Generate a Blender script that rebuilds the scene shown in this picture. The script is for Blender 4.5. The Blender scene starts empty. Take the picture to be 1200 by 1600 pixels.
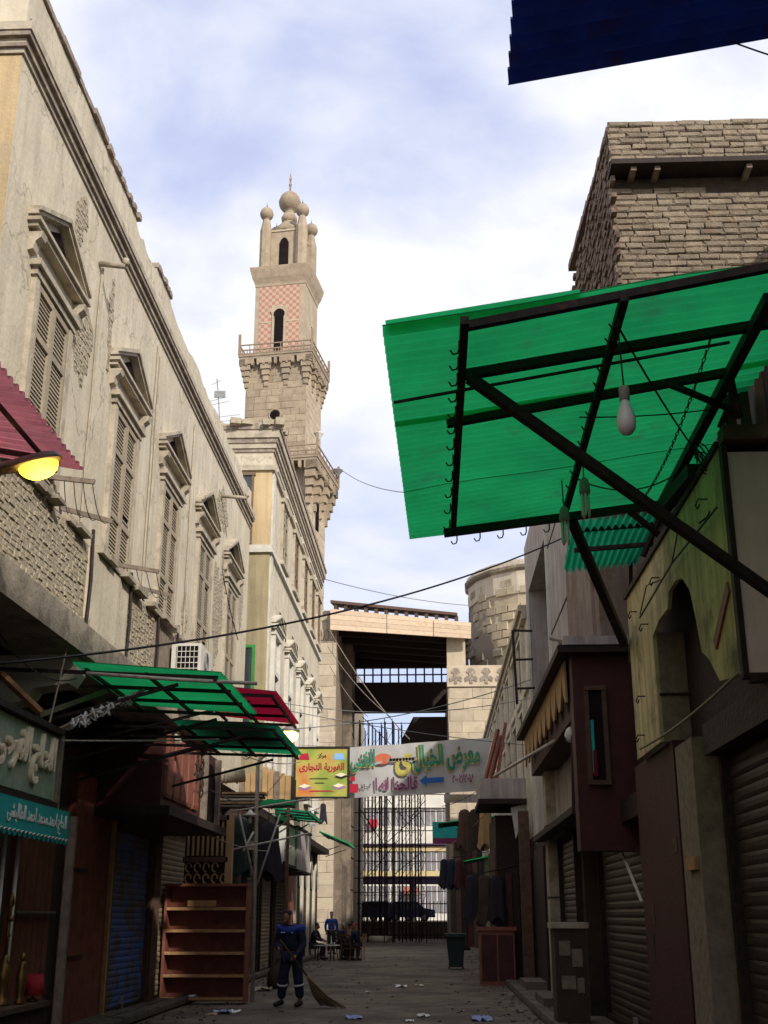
import bpy, math, random
from mathutils import Vector, Matrix
R = math.radians
rnd = random.Random(7)
scene = bpy.context.scene
col = scene.collection

# ------------------------------------------------------------------ camera, sky, sun, exposure
FPX, HOR, VPX, EYE = 1850.0, 1430.0, 680.0, 1.6
PITCH = math.atan((HOR - 800) / FPX)
YAW = math.atan((VPX - 600) / math.hypot(FPX, HOR - 800))
cam_d = bpy.data.cameras.new('camera')
cam = bpy.data.objects.new('camera', cam_d)
col.objects.link(cam)
cam.location = (0, 0, EYE)
cam.rotation_euler = (math.pi / 2 + PITCH, 0, YAW)
cam_d.sensor_fit = 'VERTICAL'
cam_d.sensor_height = 36
cam_d.sensor_width = 27
cam_d.lens = FPX / 1600 * 36
cam_d.clip_end = 3000
scene.camera = cam

SUN_EL, SUN_AZ = R(31), R(146)          # azimuth clockwise from +Y
S = Vector((math.sin(SUN_AZ) * math.cos(SUN_EL), math.cos(SUN_AZ) * math.cos(SUN_EL), math.sin(SUN_EL)))
sun_d = bpy.data.lights.new('sun', 'SUN')
sun_d.energy = 4.0
sun_d.angle = R(2.0)
sun_d.color = (1.0, 0.94, 0.84)
sun = bpy.data.objects.new('sun', sun_d)
col.objects.link(sun)
sun.rotation_euler = S.to_track_quat('Z', 'Y').to_euler()

world = bpy.data.worlds.new('World')
scene.world = world
world.use_nodes = True
wn, wl = world.node_tree.nodes, world.node_tree.links
wn.clear()
w_out = wn.new('ShaderNodeOutputWorld')
w_sky = wn.new('ShaderNodeTexSky')
w_sky.sky_type = 'NISHITA'
w_sky.sun_disc = False
w_sky.sun_elevation = SUN_EL
w_sky.sun_rotation = SUN_AZ
w_sky.air_density = 1.0
w_sky.dust_density = 0.4
w_sky.ozone_density = 4.0
w_bg = wn.new('ShaderNodeBackground')
w_bg.inputs[1].default_value = 0.15
w_cl = wn.new('ShaderNodeBackground')
w_cl.inputs[1].default_value = 1.08
w_tc = wn.new('ShaderNodeTexCoord')
w_map = wn.new('ShaderNodeMapping')
w_map.inputs['Scale'].default_value = (1.0, 1.0, 1.7)
w_map.inputs['Location'].default_value = (0.35, 0.1, 0.62)
w_no = wn.new('ShaderNodeTexNoise')
w_no.inputs['Scale'].default_value = 3.1
w_no.inputs['Detail'].default_value = 9
w_no.inputs['Roughness'].default_value = 0.52
w_no.inputs['Distortion'].default_value = 0.25
w_rp = wn.new('ShaderNodeValToRGB')
w_rp.color_ramp.elements[0].position = 0.33
w_rp.color_ramp.elements[0].color = (0.72, 0.72, 0.72, 1)
w_rp.color_ramp.elements[1].position = 0.54
w_cc = wn.new('ShaderNodeValToRGB')      # thin cloud is lilac blue, thick cloud milky white
w_cc.color_ramp.elements[0].position = 0.36
w_cc.color_ramp.elements[0].color = (0.68, 0.735, 1.0, 1)
w_cc.color_ramp.elements[1].position = 0.54
w_cc.color_ramp.elements[1].color = (0.94, 0.95, 1.0, 1)
w_mx = wn.new('ShaderNodeMixShader')
wl.new(w_tc.outputs['Generated'], w_map.inputs[0])
wl.new(w_map.outputs[0], w_no.inputs['Vector'])
wl.new(w_no.outputs[0], w_rp.inputs[0])
wl.new(w_no.outputs[0], w_cc.inputs[0])
wl.new(w_cc.outputs[0], w_cl.inputs[0])
wl.new(w_sky.outputs[0], w_bg.inputs[0])
wl.new(w_rp.outputs[0], w_mx.inputs[0])
wl.new(w_bg.outputs[0], w_mx.inputs[1])
wl.new(w_cl.outputs[0], w_mx.inputs[2])
wl.new(w_mx.outputs[0], w_out.inputs[0])

vs = scene.view_settings
vs.view_transform = 'Standard'
vs.look = 'None'
vs.exposure = 0.0
vs.gamma = 1.0
vs.use_curve_mapping = False

# ------------------------------------------------------------------ measuring helper: photo direction + a known plane -> place
_fw = Vector((-math.sin(YAW) * math.cos(PITCH), math.cos(YAW) * math.cos(PITCH), math.sin(PITCH)))
_rt = Vector((math.cos(YAW), math.sin(YAW), 0))
_up = _rt.cross(_fw)
_C = Vector((0, 0, EYE))
def at(px, py, X=None, Y=None, Z=None):
    d = _fw * FPX + _rt * (px - 600) - _up * (py - 800)
    t = X / d.x if X is not None else (Y / d.y if Y is not None else (Z - EYE) / d.z)
    return _C + d * t
def V(*a): return Vector(a)

# ------------------------------------------------------------------ materials
def mat(name, c, rough=.85, var=.3, sc=2.0, bump=.25, bsc=22, streak=0.0, c2=None, c2t=(.52, .62), c2sc=1.3,
        metal=0.0, objvar=0.0, spec=.3, trans=None, emit=None, crack=0.0):
    m = bpy.data.materials.new(name)
    m.use_nodes = True
    n, l = m.node_tree.nodes, m.node_tree.links
    b = n['Principled BSDF']
    b.inputs['Roughness'].default_value = rough
    b.inputs['Metallic'].default_value = metal
    b.inputs['Specular IOR Level'].default_value = spec
    geo = n.new('ShaderNodeNewGeometry')
    pos = geo.outputs['Position']
    no = n.new('ShaderNodeTexNoise')
    no.inputs['Scale'].default_value = sc
    no.inputs['Detail'].default_value = 7
    no.inputs['Roughness'].default_value = .62
    l.new(pos, no.inputs['Vector'])
    rp = n.new('ShaderNodeValToRGB')
    e = rp.color_ramp.elements
    e[0].position, e[1].position = .3, .7
    e[0].color = tuple(x * (1 - var) for x in c) + (1,)
    e[1].color = tuple(min(1, x * (1 + var * .7)) for x in c) + (1,)
    l.new(no.outputs[0], rp.inputs[0])
    out = rp.outputs[0]
    def mixc(fac, a, bcol, mode='MIX'):
        mx = n.new('ShaderNodeMix')
        mx.data_type = 'RGBA'
        mx.blend_type = mode
        if isinstance(fac, float): mx.inputs[0].default_value = fac
        else: l.new(fac, mx.inputs[0])
        l.new(a, mx.inputs[6])
        if isinstance(bcol, tuple): mx.inputs[7].default_value = bcol + (1,)
        else: l.new(bcol, mx.inputs[7])
        return mx.outputs[2]
    if streak:
        mp = n.new('ShaderNodeMapping')
        mp.inputs['Scale'].default_value = (5, 5, .35)
        l.new(pos, mp.inputs[0])
        ns = n.new('ShaderNodeTexNoise')
        ns.inputs['Scale'].default_value = 1.4
        ns.inputs['Detail'].default_value = 6
        l.new(mp.outputs[0], ns.inputs['Vector'])
        r2 = n.new('ShaderNodeValToRGB')
        r2.color_ramp.elements[0].position = .38
        r2.color_ramp.elements[0].color = (1 - streak,) * 3 + (1,)
        r2.color_ramp.elements[1].position = .58
        l.new(ns.outputs[0], r2.inputs[0])
        out = mixc(1.0, out, r2.outputs[0], 'MULTIPLY')
    if c2:
        n2 = n.new('ShaderNodeTexNoise')
        n2.inputs['Scale'].default_value = c2sc
        n2.inputs['Detail'].default_value = 9
        n2.inputs['Roughness'].default_value = .65
        l.new(pos, n2.inputs['Vector'])
        r3 = n.new('ShaderNodeMapRange')
        r3.inputs['From Min'].default_value, r3.inputs['From Max'].default_value = c2t
        l.new(n2.outputs[0], r3.inputs['Value'])
        out = mixc(r3.outputs[0], out, tuple(c2))
    if crack:
        vo = n.new('ShaderNodeTexVoronoi')
        vo.feature = 'DISTANCE_TO_EDGE'
        vo.inputs['Scale'].default_value = .55
        nd = n.new('ShaderNodeTexNoise')
        nd.inputs['Scale'].default_value = 2.2
        nd.inputs['Detail'].default_value = 6
        l.new(pos, nd.inputs['Vector'])
        ad = n.new('ShaderNodeVectorMath')
        ad.operation = 'ADD'
        l.new(pos, ad.inputs[0])
        l.new(nd.outputs[1], ad.inputs[1])
        l.new(ad.outputs[0], vo.inputs['Vector'])
        r4 = n.new('ShaderNodeMapRange')
        r4.inputs['From Min'].default_value, r4.inputs['From Max'].default_value = .004, .012
        r4.inputs['To Min'].default_value, r4.inputs['To Max'].default_value = crack, 0
        l.new(vo.outputs['Distance'], r4.inputs['Value'])
        out = mixc(r4.outputs[0], out, tuple(x * .35 for x in c))
    if objvar:
        oi = n.new('ShaderNodeObjectInfo')
        mr = n.new('ShaderNodeMapRange')
        mr.inputs['To Min'].default_value, mr.inputs['To Max'].default_value = 1 - objvar, 1 + objvar
        l.new(oi.outputs['Random'], mr.inputs['Value'])
        hs = n.new('ShaderNodeHueSaturation')
        l.new(mr.outputs[0], hs.inputs['Value'])
        l.new(out, hs.inputs['Color'])
        out = hs.outputs[0]
    l.new(out, b.inputs['Base Color'])
    if bump:
        nb = n.new('ShaderNodeTexNoise')
        nb.inputs['Scale'].default_value = bsc
        nb.inputs['Detail'].default_value = 5
        l.new(pos, nb.inputs['Vector'])
        bp = n.new('ShaderNodeBump')
        bp.inputs['Strength'].default_value = bump
        bp.inputs['Distance'].default_value = .03
        l.new(nb.outputs[0], bp.inputs['Height'])
        l.new(bp.outputs[0], b.inputs['Normal'])
    if trans:
        o = n['Material Output']
        tr = n.new('ShaderNodeBsdfTranslucent')
        l.new(out, tr.inputs[0])
        ms = n.new('ShaderNodeMixShader')
        ms.inputs[0].default_value = trans
        l.new(b.outputs[0], ms.inputs[1])
        l.new(tr.outputs[0], ms.inputs[2])
        l.new(ms.outputs[0], o.inputs[0])
    if emit:
        b.inputs['Emission Color'].default_value = tuple(emit[0]) + (1,)
        b.inputs['Emission Strength'].default_value = emit[1]
    return m

M = {}
def mk(k, *a, **kw): M[k] = mat(k, *a, **kw)
mk('plaster', (.59, .515, .39), var=.15, sc=1.2, streak=.13, c2=(.50, .43, .315), c2t=(.52, .66), c2sc=.9, bump=.35, bsc=11, crack=.5)
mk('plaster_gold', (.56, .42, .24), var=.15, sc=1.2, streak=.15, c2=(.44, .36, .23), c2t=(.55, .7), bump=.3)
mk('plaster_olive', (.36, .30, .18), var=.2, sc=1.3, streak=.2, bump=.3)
mk('trim', (.45, .39, .295), var=.25, sc=4, c2=(.25, .21, .16), c2t=(.52, .68), c2sc=3, bump=.3)
mk('trim_pale', (.58, .54, .44), var=.2, sc=3, c2=(.38, .33, .25), c2t=(.56, .7), c2sc=2, bump=.2)
mk('mould_dark', (.26, .21, .17), var=.3, sc=5, c2=(.40, .34, .25), c2t=(.5, .62), c2sc=4)
mk('shutter_wood', (.34, .285, .205), var=.18, sc=9, bump=.25, objvar=.13)
mk('shutter_brown', (.20, .13, .09), var=.25, sc=9, objvar=.1)
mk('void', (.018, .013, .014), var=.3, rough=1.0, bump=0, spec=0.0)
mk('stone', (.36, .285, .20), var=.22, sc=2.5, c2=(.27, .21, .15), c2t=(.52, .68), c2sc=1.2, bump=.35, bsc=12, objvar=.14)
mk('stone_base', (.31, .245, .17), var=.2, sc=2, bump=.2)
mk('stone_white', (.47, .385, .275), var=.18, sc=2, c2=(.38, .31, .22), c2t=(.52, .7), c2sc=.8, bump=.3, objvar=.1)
mk('stone_shaded', (.16, .125, .095), var=.3, sc=3, c2=(.24, .19, .14), c2t=(.5, .6), bump=.4)  # darker copy of the stone, the passage's shade put into its colour
mk('drum', (.46, .38, .26), var=.2, sc=1.5, c2=(.22, .185, .14), c2t=(.48, .53), c2sc=.26, bump=.5, bsc=6, objvar=.04)
mk('brick', (.25, .20, .145), var=.3, sc=7, c2=(.24, .15, .10), c2t=(.58, .7), c2sc=3, bump=.6, bsc=40, objvar=.22)
mk('brick_stuff', (.34, .275, .18), var=.45, sc=11, bump=.5, bsc=40)
mk('brick_red', (.19, .135, .10), var=.45, sc=11, bump=.5, bsc=40)
mk('mortar', (.36, .305, .22), var=.3, sc=9, bump=.5, bsc=30)
mk('brick_mortar', (.08, .06, .045), var=.3, sc=9, bump=.4, bsc=30)
mk('rubble', (.40, .34, .245), var=.3, sc=13, bump=.6, bsc=35)
mk('concrete', (.40, .345, .26), var=.3, sc=3, c2=(.24, .20, .15), c2t=(.5, .62), c2sc=2.3, bump=.4)
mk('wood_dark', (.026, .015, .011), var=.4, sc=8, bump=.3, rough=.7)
mk('wood_mid', (.10, .056, .036), var=.35, sc=8, bump=.3, rough=.75, objvar=.15)
mk('wood_grey', (.22, .175, .135), var=.35, sc=9, bump=.35, objvar=.1)
mk('wood_pale', (.62, .47, .33), var=.16, sc=3, c2=(.50, .36, .24), c2t=(.52, .64), c2sc=3, bump=.15, objvar=.1)
mk('wood_red', (.23, .08, .052), var=.25, sc=6, bump=.15, rough=.6)
mk('wood_edge', (.42, .24, .11), var=.25, sc=9, bump=.2)
mk('maroon', (.06, .016, .014), var=.3, sc=5, bump=.2, rough=.65)
mk('red_pier', (.19, .058, .034), var=.35, sc=4, c2=(.17, .06, .035), c2t=(.58, .66), c2sc=5, bump=.3)
mk('steel', (.028, .020, .018), var=.4, sc=12, c2=(.085, .035, .02), c2t=(.56, .68), c2sc=8, bump=.3, rough=.65, metal=.2)
mk('rail_wood', (.30, .22, .155), var=.25, sc=6)
mk('pipe_white', (.50, .47, .40), var=.3, sc=7, c2=(.2, .12, .07), c2t=(.6, .7), c2sc=6, bump=.2, rough=.6)
mk('green_sheet', (.022, .52, .165), var=.22, sc=1.3, bump=.05, rough=.45, trans=.88, c2=(.05, .26, .12), c2t=(.56, .74), c2sc=1.7, streak=0)
mk('teal_sheet', (.02, .36, .17), var=.2, sc=3, bump=.05, rough=.45, trans=.8)
mk('crimson_sheet', (.50, .015, .055), var=.2, sc=3, bump=.05, rough=.5, trans=.65)
mk('red_sheet', (.72, .26, .30), var=.25, sc=5, c2=(.5, .22, .18), c2t=(.55, .7), rough=.5, bump=.1, trans=.7)
mk('blue_sheet', (.012, .03, .20), var=.4, sc=4, c2=(.03, .015, .05), c2t=(.58, .7), c2sc=3, rough=.5, bump=.1, trans=.22)
mk('roller_beige', (.30, .235, .16), var=.25, sc=6, rough=.55, bump=.15, objvar=.08)
mk('roller_grey', (.045, .032, .026), var=.3, sc=5, rough=.5, bump=.15, objvar=.08)
mk('roller_blue', (.10, .09, .075), var=.3, sc=4, c2=(.06, .14, .42), c2t=(.47, .53), c2sc=2.6, rough=.5, bump=.15)
mk('brass', (.20, .115, .04), var=.35, sc=12, metal=.8, rough=.45, bump=.1)
mk('teal_paint', (.02, .40, .38), var=.2, sc=5, bump=.2, rough=.7)
mk('sign_green', (.30, .40, .29), var=.3, sc=5, c2=(.34, .32, .22), c2t=(.55, .7), c2sc=3)
mk('letter_cream', (.85, .74, .54), var=.15, sc=6)
mk('letter_white', (.80, .80, .76), var=.08, sc=6)
mk('asphalt', (.15, .118, .088), var=.5, sc=1.6, c2=(.075, .06, .046), c2t=(.47, .6), c2sc=.45, bump=.7, bsc=24, crack=.7)
mk('paving', (.12, .10, .08), var=.35, sc=2.5, c2=(.07, .06, .05), c2t=(.5, .6), bump=.4, objvar=.15)
mk('house_pink', (.28, .22, .185), var=.25, sc=2, streak=.3, c2=(.18, .12, .085), c2t=(.46, .6), c2sc=1.4, bump=.4)
mk('house_white', (.44, .39, .37), var=.2, sc=2, streak=.3, c2=(.36, .30, .26), c2t=(.54, .68), bump=.3)
mk('fascia_yellow', (.64, .54, .28), var=.2, sc=2, streak=.35, c2=(.17, .145, .08), c2t=(.52, .68), c2sc=1.6, bump=.2)
mk('board_beige', (.74, .56, .50), var=.12, sc=3, streak=.15, bump=.15)
mk('board_tan', (.42, .27, .13), var=.2, sc=3, bump=.15)
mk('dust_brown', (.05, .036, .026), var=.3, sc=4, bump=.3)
mk('white_paint', (.60, .57, .50), var=.15, sc=4, bump=.15)
mk('green_paint', (.05, .24, .06), var=.2, sc=4)
mk('glass', (.04, .05, .06), rough=.12, var=.2, sc=3, bump=0, spec=.6)
mk('plastic_grey', (.20, .20, .20), var=.2, rough=.5, bump=.05)
mk('cable', (.015, .012, .014), var=.2, bump=0, rough=.6)
mk('cable_pale', (.32, .27, .20), var=.3, sc=10, bump=.3)
mk('rope', (.38, .34, .28), var=.3, sc=20, bump=.6, bsc=60)
mk('bulb', (.62, .62, .60), var=.05, rough=.25, bump=0, spec=.5)
mk('socket', (.28, .27, .25), var=.2, rough=.5, bump=.1)
mk('lamp_glow', (1.0, .58, .14), emit=((1.0, .42, .03), .7), bump=0, trans=.8, rough=.3)
mk('lamp_bulb', (1, .9, .6), emit=((1.0, .62, .16), 60.0), bump=0)
mk('lantern_glow', (.9, .7, .3), emit=((1.0, .72, .25), 6.0), bump=0)
mk('alu', (.30, .30, .30), metal=.5, rough=.5, var=.25, sc=8, bump=.1)
mk('ac_white', (.62, .60, .53), var=.15, sc=4, rough=.5, bump=.1)
mk('banner', (.50, .49, .48), var=.12, sc=1.2, rough=.8, bump=.1, trans=.25)
mk('ink_green', (.04, .22, .15), var=.25, sc=4)
mk('ink_yellow', (.42, .37, .09), var=.25, sc=4)
mk('ink_orange', (.55, .14, .07), var=.25, sc=4)
mk('ink_purple', (.22, .04, .12), var=.2)
mk('ink_blue', (.03, .14, .42), var=.2)
mk('ink_red', (.45, .02, .05), var=.2)
mk('ink_black', (.02, .02, .02), var=.2)
mk('book_lilac', (.34, .18, .36), var=.2)
mk('sky_ink', (.25, .45, .75), var=.2)
mk('skin', (.26, .13, .075), var=.12, rough=.6, bump=0)
mk('hair', (.015, .012, .012), var=.3, rough=.6)
mk('hair_grey', (.28, .26, .25), var=.3, rough=.7)
mk('navy', (.016, .021, .045), var=.3, sc=7, bump=.35, bsc=16)
mk('cloth_blue', (.02, .045, .26), var=.25, sc=7, bump=.3)
mk('cloth_dark', (.022, .018, .026), var=.3, sc=7, bump=.3)
mk('cloth_red', (.34, .02, .03), var=.25, sc=7, bump=.3)
mk('cloth_white', (.6, .6, .58), var=.15, sc=7, bump=.3)
mk('shoe', (.02, .016, .014), var=.3, rough=.5)
mk('straw', (.19, .12, .07), var=.35, sc=25, bump=.5, bsc=60)
mk('bin_dark', (.016, .030, .028), var=.3, sc=5, rough=.5, bump=.1)
mk('litter_blue', (.32, .36, .62), var=.25, sc=12)
mk('car_blue', (.03, .04, .14), var=.1, rough=.25, spec=.6, bump=0)
mk('car_white', (.6, .6, .6), var=.05, rough=.25, spec=.6, bump=0)
mk('far_white', (.66, .62, .54), var=.12, sc=.6)
mk('far_yellow', (.52, .42, .22), var=.15, sc=.6)
mk('far_grey', (.20, .19, .20), var=.3, sc=1.5)
mk('far_violet', (.06, .035, .08), var=.2, sc=1)

# red and cream chequer of the minaret's upper storey (fine inlay, below a few pixels a square)
def chequer():
    m = mat('chequer', (.5, .3, .2), var=.1)
    n, l = m.node_tree.nodes, m.node_tree.links
    b = n['Principled BSDF']
    tc = n.new('ShaderNodeTexCoord')
    mp = n.new('ShaderNodeMapping')
    mp.inputs['Rotation'].default_value = (0, 0, 0)
    mp.inputs['Location'].default_value = (.07, .07, .07)
    ck = n.new('ShaderNodeTexChecker')
    ck.inputs['Scale'].default_value = 4.3
    ck.inputs['Color1'].default_value = (.42, .21, .15, 1)
    ck.inputs['Color2'].default_value = (.50, .37, .27, 1)
    l.new(tc.outputs['Object'], mp.inputs[0])
    l.new(mp.outputs[0], ck.inputs[0])
    l.new(ck.outputs[0], b.inputs['Base Color'])
    return m
M['chequer'] = chequer()
# printed gradient of the shop poster
def poster():
    m = mat('poster', (.5, .4, .1), var=.1)
    n, l = m.node_tree.nodes, m.node_tree.links
    b = n['Principled BSDF']
    geo = n.new('ShaderNodeNewGeometry')
    no = n.new('ShaderNodeTexNoise')
    no.inputs['Scale'].default_value = 1.1
    no.inputs['Detail'].default_value = 1
    l.new(geo.outputs['Position'], no.inputs['Vector'])
    rp = n.new('ShaderNodeValToRGB')
    e = rp.color_ramp.elements
    e[0].position, e[0].color = .36, (.20, .30, .05, 1)
    e[1].position, e[1].color = .72, (.60, .15, .04, 1)
    x = e.new(.52); x.color = (.42, .42, .09, 1)
    x = e.new(.63); x.color = (.50, .33, .10, 1)
    l.new(no.outputs[0], rp.inputs[0])
    l.new(rp.outputs[0], b.inputs['Base Color'])
    return m
M['poster'] = poster()

# ------------------------------------------------------------------ mesh helpers
WL = {}
def tag(o, label=None, cat=None, group=None, kind=None):
    if label: o['label'] = label
    if cat: o['category'] = cat
    if group: o['group'] = group
    if kind: o['kind'] = kind
    return o
def root(name, label, cat, loc, group=None, rotz=0.0, local=False):
    o = bpy.data.objects.new(name, None)
    col.objects.link(o)
    o.location = loc
    o.rotation_euler = (0, 0, rotz)
    o.empty_display_size = .2
    WL[o] = Vector((0, 0, 0)) if local else Vector(loc)
    return tag(o, label, cat, group)
def link(o, parent):
    col.objects.link(o)
    if parent is not None: o.parent = parent

class MB:
    def __init__(s): s.v, s.f = [], []
    def add(s, vs, fs):
        k = len(s.v)
        s.v += [Vector(x) for x in vs]
        s.f += [tuple(i + k for i in f) for f in fs]
        return s
    def bx(s, x0, x1, y0, y1, z0, z1):
        return s.add([(x0, y0, z0), (x1, y0, z0), (x1, y1, z0), (x0, y1, z0), (x0, y0, z1), (x1, y0, z1), (x1, y1, z1), (x0, y1, z1)],
                     [(3, 2, 1, 0), (4, 5, 6, 7), (0, 1, 5, 4), (1, 2, 6, 5), (2, 3, 7, 6), (3, 0, 4, 7)])
    def obox(s, c, u, v, n):           # centre and three half-vectors
        c, u, v, n = Vector(c), Vector(u), Vector(v), Vector(n)
        P = [c + a * u + b * v + d * n for d in (-1, 1) for a, b in ((-1, -1), (1, -1), (1, 1), (-1, 1))]
        return s.add(P, [(3, 2, 1, 0), (4, 5, 6, 7), (0, 1, 5, 4), (1, 2, 6, 5), (2, 3, 7, 6), (3, 0, 4, 7)])
    def beam(s, p, q, w, h=None):
        p, q = Vector(p), Vector(q)
        h = h or w
        d = q - p
        L = d.length
        d.normalize()
        ref = V(0, 0, 1) if abs(d.z) < .95 else V(0, 1, 0)
        u = d.cross(ref).normalized()
        v = u.cross(d)
        return s.obox((p + q) / 2, u * w / 2, v * h / 2, d * L / 2)
    def tube(s, pts, r, n=6, r1=None):
        pts = [Vector(p) for p in pts]
        k0 = len(s.v)
        m = len(pts)
        prev = None
        for i, p in enumerate(pts):
            d = (pts[min(i + 1, m - 1)] - pts[max(i - 1, 0)]).normalized()
            if prev is None:
                ref = V(0, 0, 1) if abs(d.z) < .9 else V(1, 0, 0)
                u = d.cross(ref).normalized()
            else:
                u = (prev - d * prev.dot(d)).normalized()
            prev = u
            w = d.cross(u)
            rr = r if r1 is None else r + (r1 - r) * i / (m - 1)
            for j in range(n):
                a = 2 * math.pi * j / n
                s.v.append(p + u * rr * math.cos(a) + w * rr * math.sin(a))
        for i in range(m - 1):
            for j in range(n):
                s.f.append((k0 + i * n + j, k0 + i * n + (j + 1) % n, k0 + (i + 1) * n + (j + 1) % n, k0 + (i + 1) * n + j))
        s.f.append(tuple(k0 + j for j in reversed(range(n))))
        s.f.append(tuple(k0 + (m - 1) * n + j for j in range(n)))
        return s
    def lathe(s, prof, c=(0, 0, 0), n=16, rot=0.0):
        k0 = len(s.v)
        for r, z in prof:
            for j in range(n):
                a = 2 * math.pi * j / n + rot
                s.v.append(V(c[0] + r * math.cos(a), c[1] + r * math.sin(a), c[2] + z))
        for i in range(len(prof) - 1):
            for j in range(n):
                s.f.append((k0 + i * n + j, k0 + i * n + (j + 1) % n, k0 + (i + 1) * n + (j + 1) % n, k0 + (i + 1) * n + j))
        s.f.append(tuple(k0 + j for j in reversed(range(n))))
        s.f.append(tuple(k0 + (len(prof) - 1) * n + j for j in range(n)))
        return s
    def prism(s, poly, O, u, v, n):    # polygon in (u,v) from O, extruded by the vector n
        O, u, v, n = Vector(O), Vector(u), Vector(v), Vector(n)
        k = len(poly)
        A = [O + u * a + v * b for a, b in poly]
        B = [p + n for p in A]
        fs = [tuple(reversed(range(k))), tuple(range(k, 2 * k))] + [(i, (i + 1) % k, k + (i + 1) % k, k + i) for i in range(k)]
        return s.add(A + B, fs)
    def sheet(s, O, A, B, n, amp, per=6, sag=0.0, na=1):   # corrugated sheet: ridges along A, waves across B
        O, A, B = Vector(O), Vector(A), Vector(B)
        nn = A.cross(B).normalized()
        k0 = len(s.v)
        cnt = n * per + 1
        for a in range(na + 1):
            fa = a / na
            for i in range(cnt):
                fb = i / (cnt - 1)
                off = amp * math.sin(2 * math.pi * fb * n)
                s.v.append(O + A * fa + B * fb + nn * off - V(0, 0, sag * 4 * fa * (1 - fa)))
        for a in range(na):
            for i in range(cnt - 1):
                k = k0 + a * cnt + i
                s.f.append((k, k + 1, k + cnt + 1, k + cnt))
        return s
    def build(s, name, m, parent=None, smooth=False, label=None, cat=None, group=None, kind=None, loc=None):
        me = bpy.data.meshes.new(name)
        off = WL[parent] if parent is not None else (Vector(loc) if loc is not None else V(0, 0, 0))
        me.from_pydata([p - off for p in s.v], [], s.f)
        me.materials.append(M[m] if isinstance(m, str) else m)
        if smooth: me.polygons.foreach_set('use_smooth', [True] * len(me.polygons))
        me.update()
        o = bpy.data.objects.new(name, me)
        link(o, parent)
        if parent is None:
            o.location = off
        WL[o] = Vector(off)
        return tag(o, label, cat, group, kind)

def unit_mesh(name, m, jit=.0, cham=.12):
    me = bpy.data.meshes.new(name)
    r = rnd
    j = lambda a: a + r.uniform(-jit, jit)
    # unit piece: x,y in the face plane (-.5..1/2), z = depth 0..1 with a chamfered front
    v = [(-.5, -.5, 0), (.5, -.5, 0), (.5, .5, 0), (-.5, .5, 0),
         (j(-.5), j(-.5), .7), (j(.5), j(-.5), .7), (j(.5), j(.5), .7), (j(-.5), j(.5), .7),
         (j(-.5 + cham * .4), j(-.5 + cham), 1), (j(.5 - cham * .4), j(-.5 + cham), 1), (j(.5 - cham * .4), j(.5 - cham), 1), (j(-.5 + cham * .4), j(.5 - cham), 1)]
    f = []
    for a in (0, 4):
        f += [(a + i, a + (i + 1) % 4, a + 4 + (i + 1) % 4, a + 4 + i) for i in range(4)]
    f.append((8, 9, 10, 11))
    me.from_pydata(v, [], f)
    me.materials.append(M[m])
    return me
def piece(name, me, parent, c, u, v, n, w, h, d):
    """a shared unit piece laid on the plane (u,v) with outward normal n"""
    o = bpy.data.objects.new(name, me)
    col.objects.link(o)
    o.parent = parent
    Mx = Matrix((Vector(u) * w, Vector(v) * h, Vector(n) * d)).transposed().to_4x4()
    Mx.translation = Vector(c) - WL[parent]
    o.matrix_local = Mx
    return o
def courses(parent, name, meshes, O, u, v, n, W, H, bw, bh, depth, gap=.012, jw=.25, skip=None, maxn=300, dv=(.6, 1.2)):
    O, u, v, n = Vector(O), Vector(u), Vector(v), Vector(n)
    cnt = 0
    rows = max(1, round(H / bh))
    bh = H / rows
    for r in range(rows):
        a = -(bw * .5 if r % 2 else 0) + rnd.uniform(-.1, .1) * bw
        while a < W:
            w = bw * rnd.uniform(1 - jw, 1 + jw)
            a0, a1 = max(a, 0), min(a + w, W)
            a += w
            if a1 - a0 < bw * .15: continue
            b = (r + .5) * bh
            if skip and skip((a0 + a1) / 2, b): continue
            if cnt >= maxn: return cnt
            piece(name, rnd.choice(meshes), parent, O + u * (a0 + a1) / 2 + v * b, u, v, n, a1 - a0 - gap, bh - gap, depth * rnd.uniform(*dv))
            cnt += 1
    return cnt
def rough_bricks(mb, O, u, v, n, W, H, bw, bh, depth, mask=None, gap=.2, tilt=.0):
    """irregular bricks gathered in one bmesh-like buffer"""
    O, u, v, n = Vector(O), Vector(u), Vector(v), Vector(n)
    rows = max(1, round(H / bh))
    for r in range(rows):
        a = -(bw * .5 if r % 2 else 0)
        while a < W:
            w = bw * rnd.uniform(.7, 1.25)
            ca, cb = a + w / 2, (r + .5 + rnd.uniform(-.22, .22)) * bh
            if rnd.random() < .07:
                a += w
                continue
            a += w
            if ca < 0 or ca > W or (mask and not mask(ca / W, cb / H)): continue
            d = depth * rnd.uniform(.4, 1.3)
            k = len(mb.v)
            hw, hh = w * (1 - gap) / 2, bh * (1 - gap) / 2
            P = []
            for z, q in ((0, 1.0), (d, .86)):
                for x, y in ((-1, -1), (1, -1), (1, 1), (-1, 1)):
                    P.append(O + u * (ca + x * hw * q * rnd.uniform(.85, 1.1)) + v * (cb + y * hh * q * rnd.uniform(.8, 1.12)) + n * z)
            mb.add(P, [(4, 5, 6, 7), (0, 1, 5, 4), (1, 2, 6, 5), (2, 3, 7, 6), (3, 0, 4, 7)])

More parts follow.
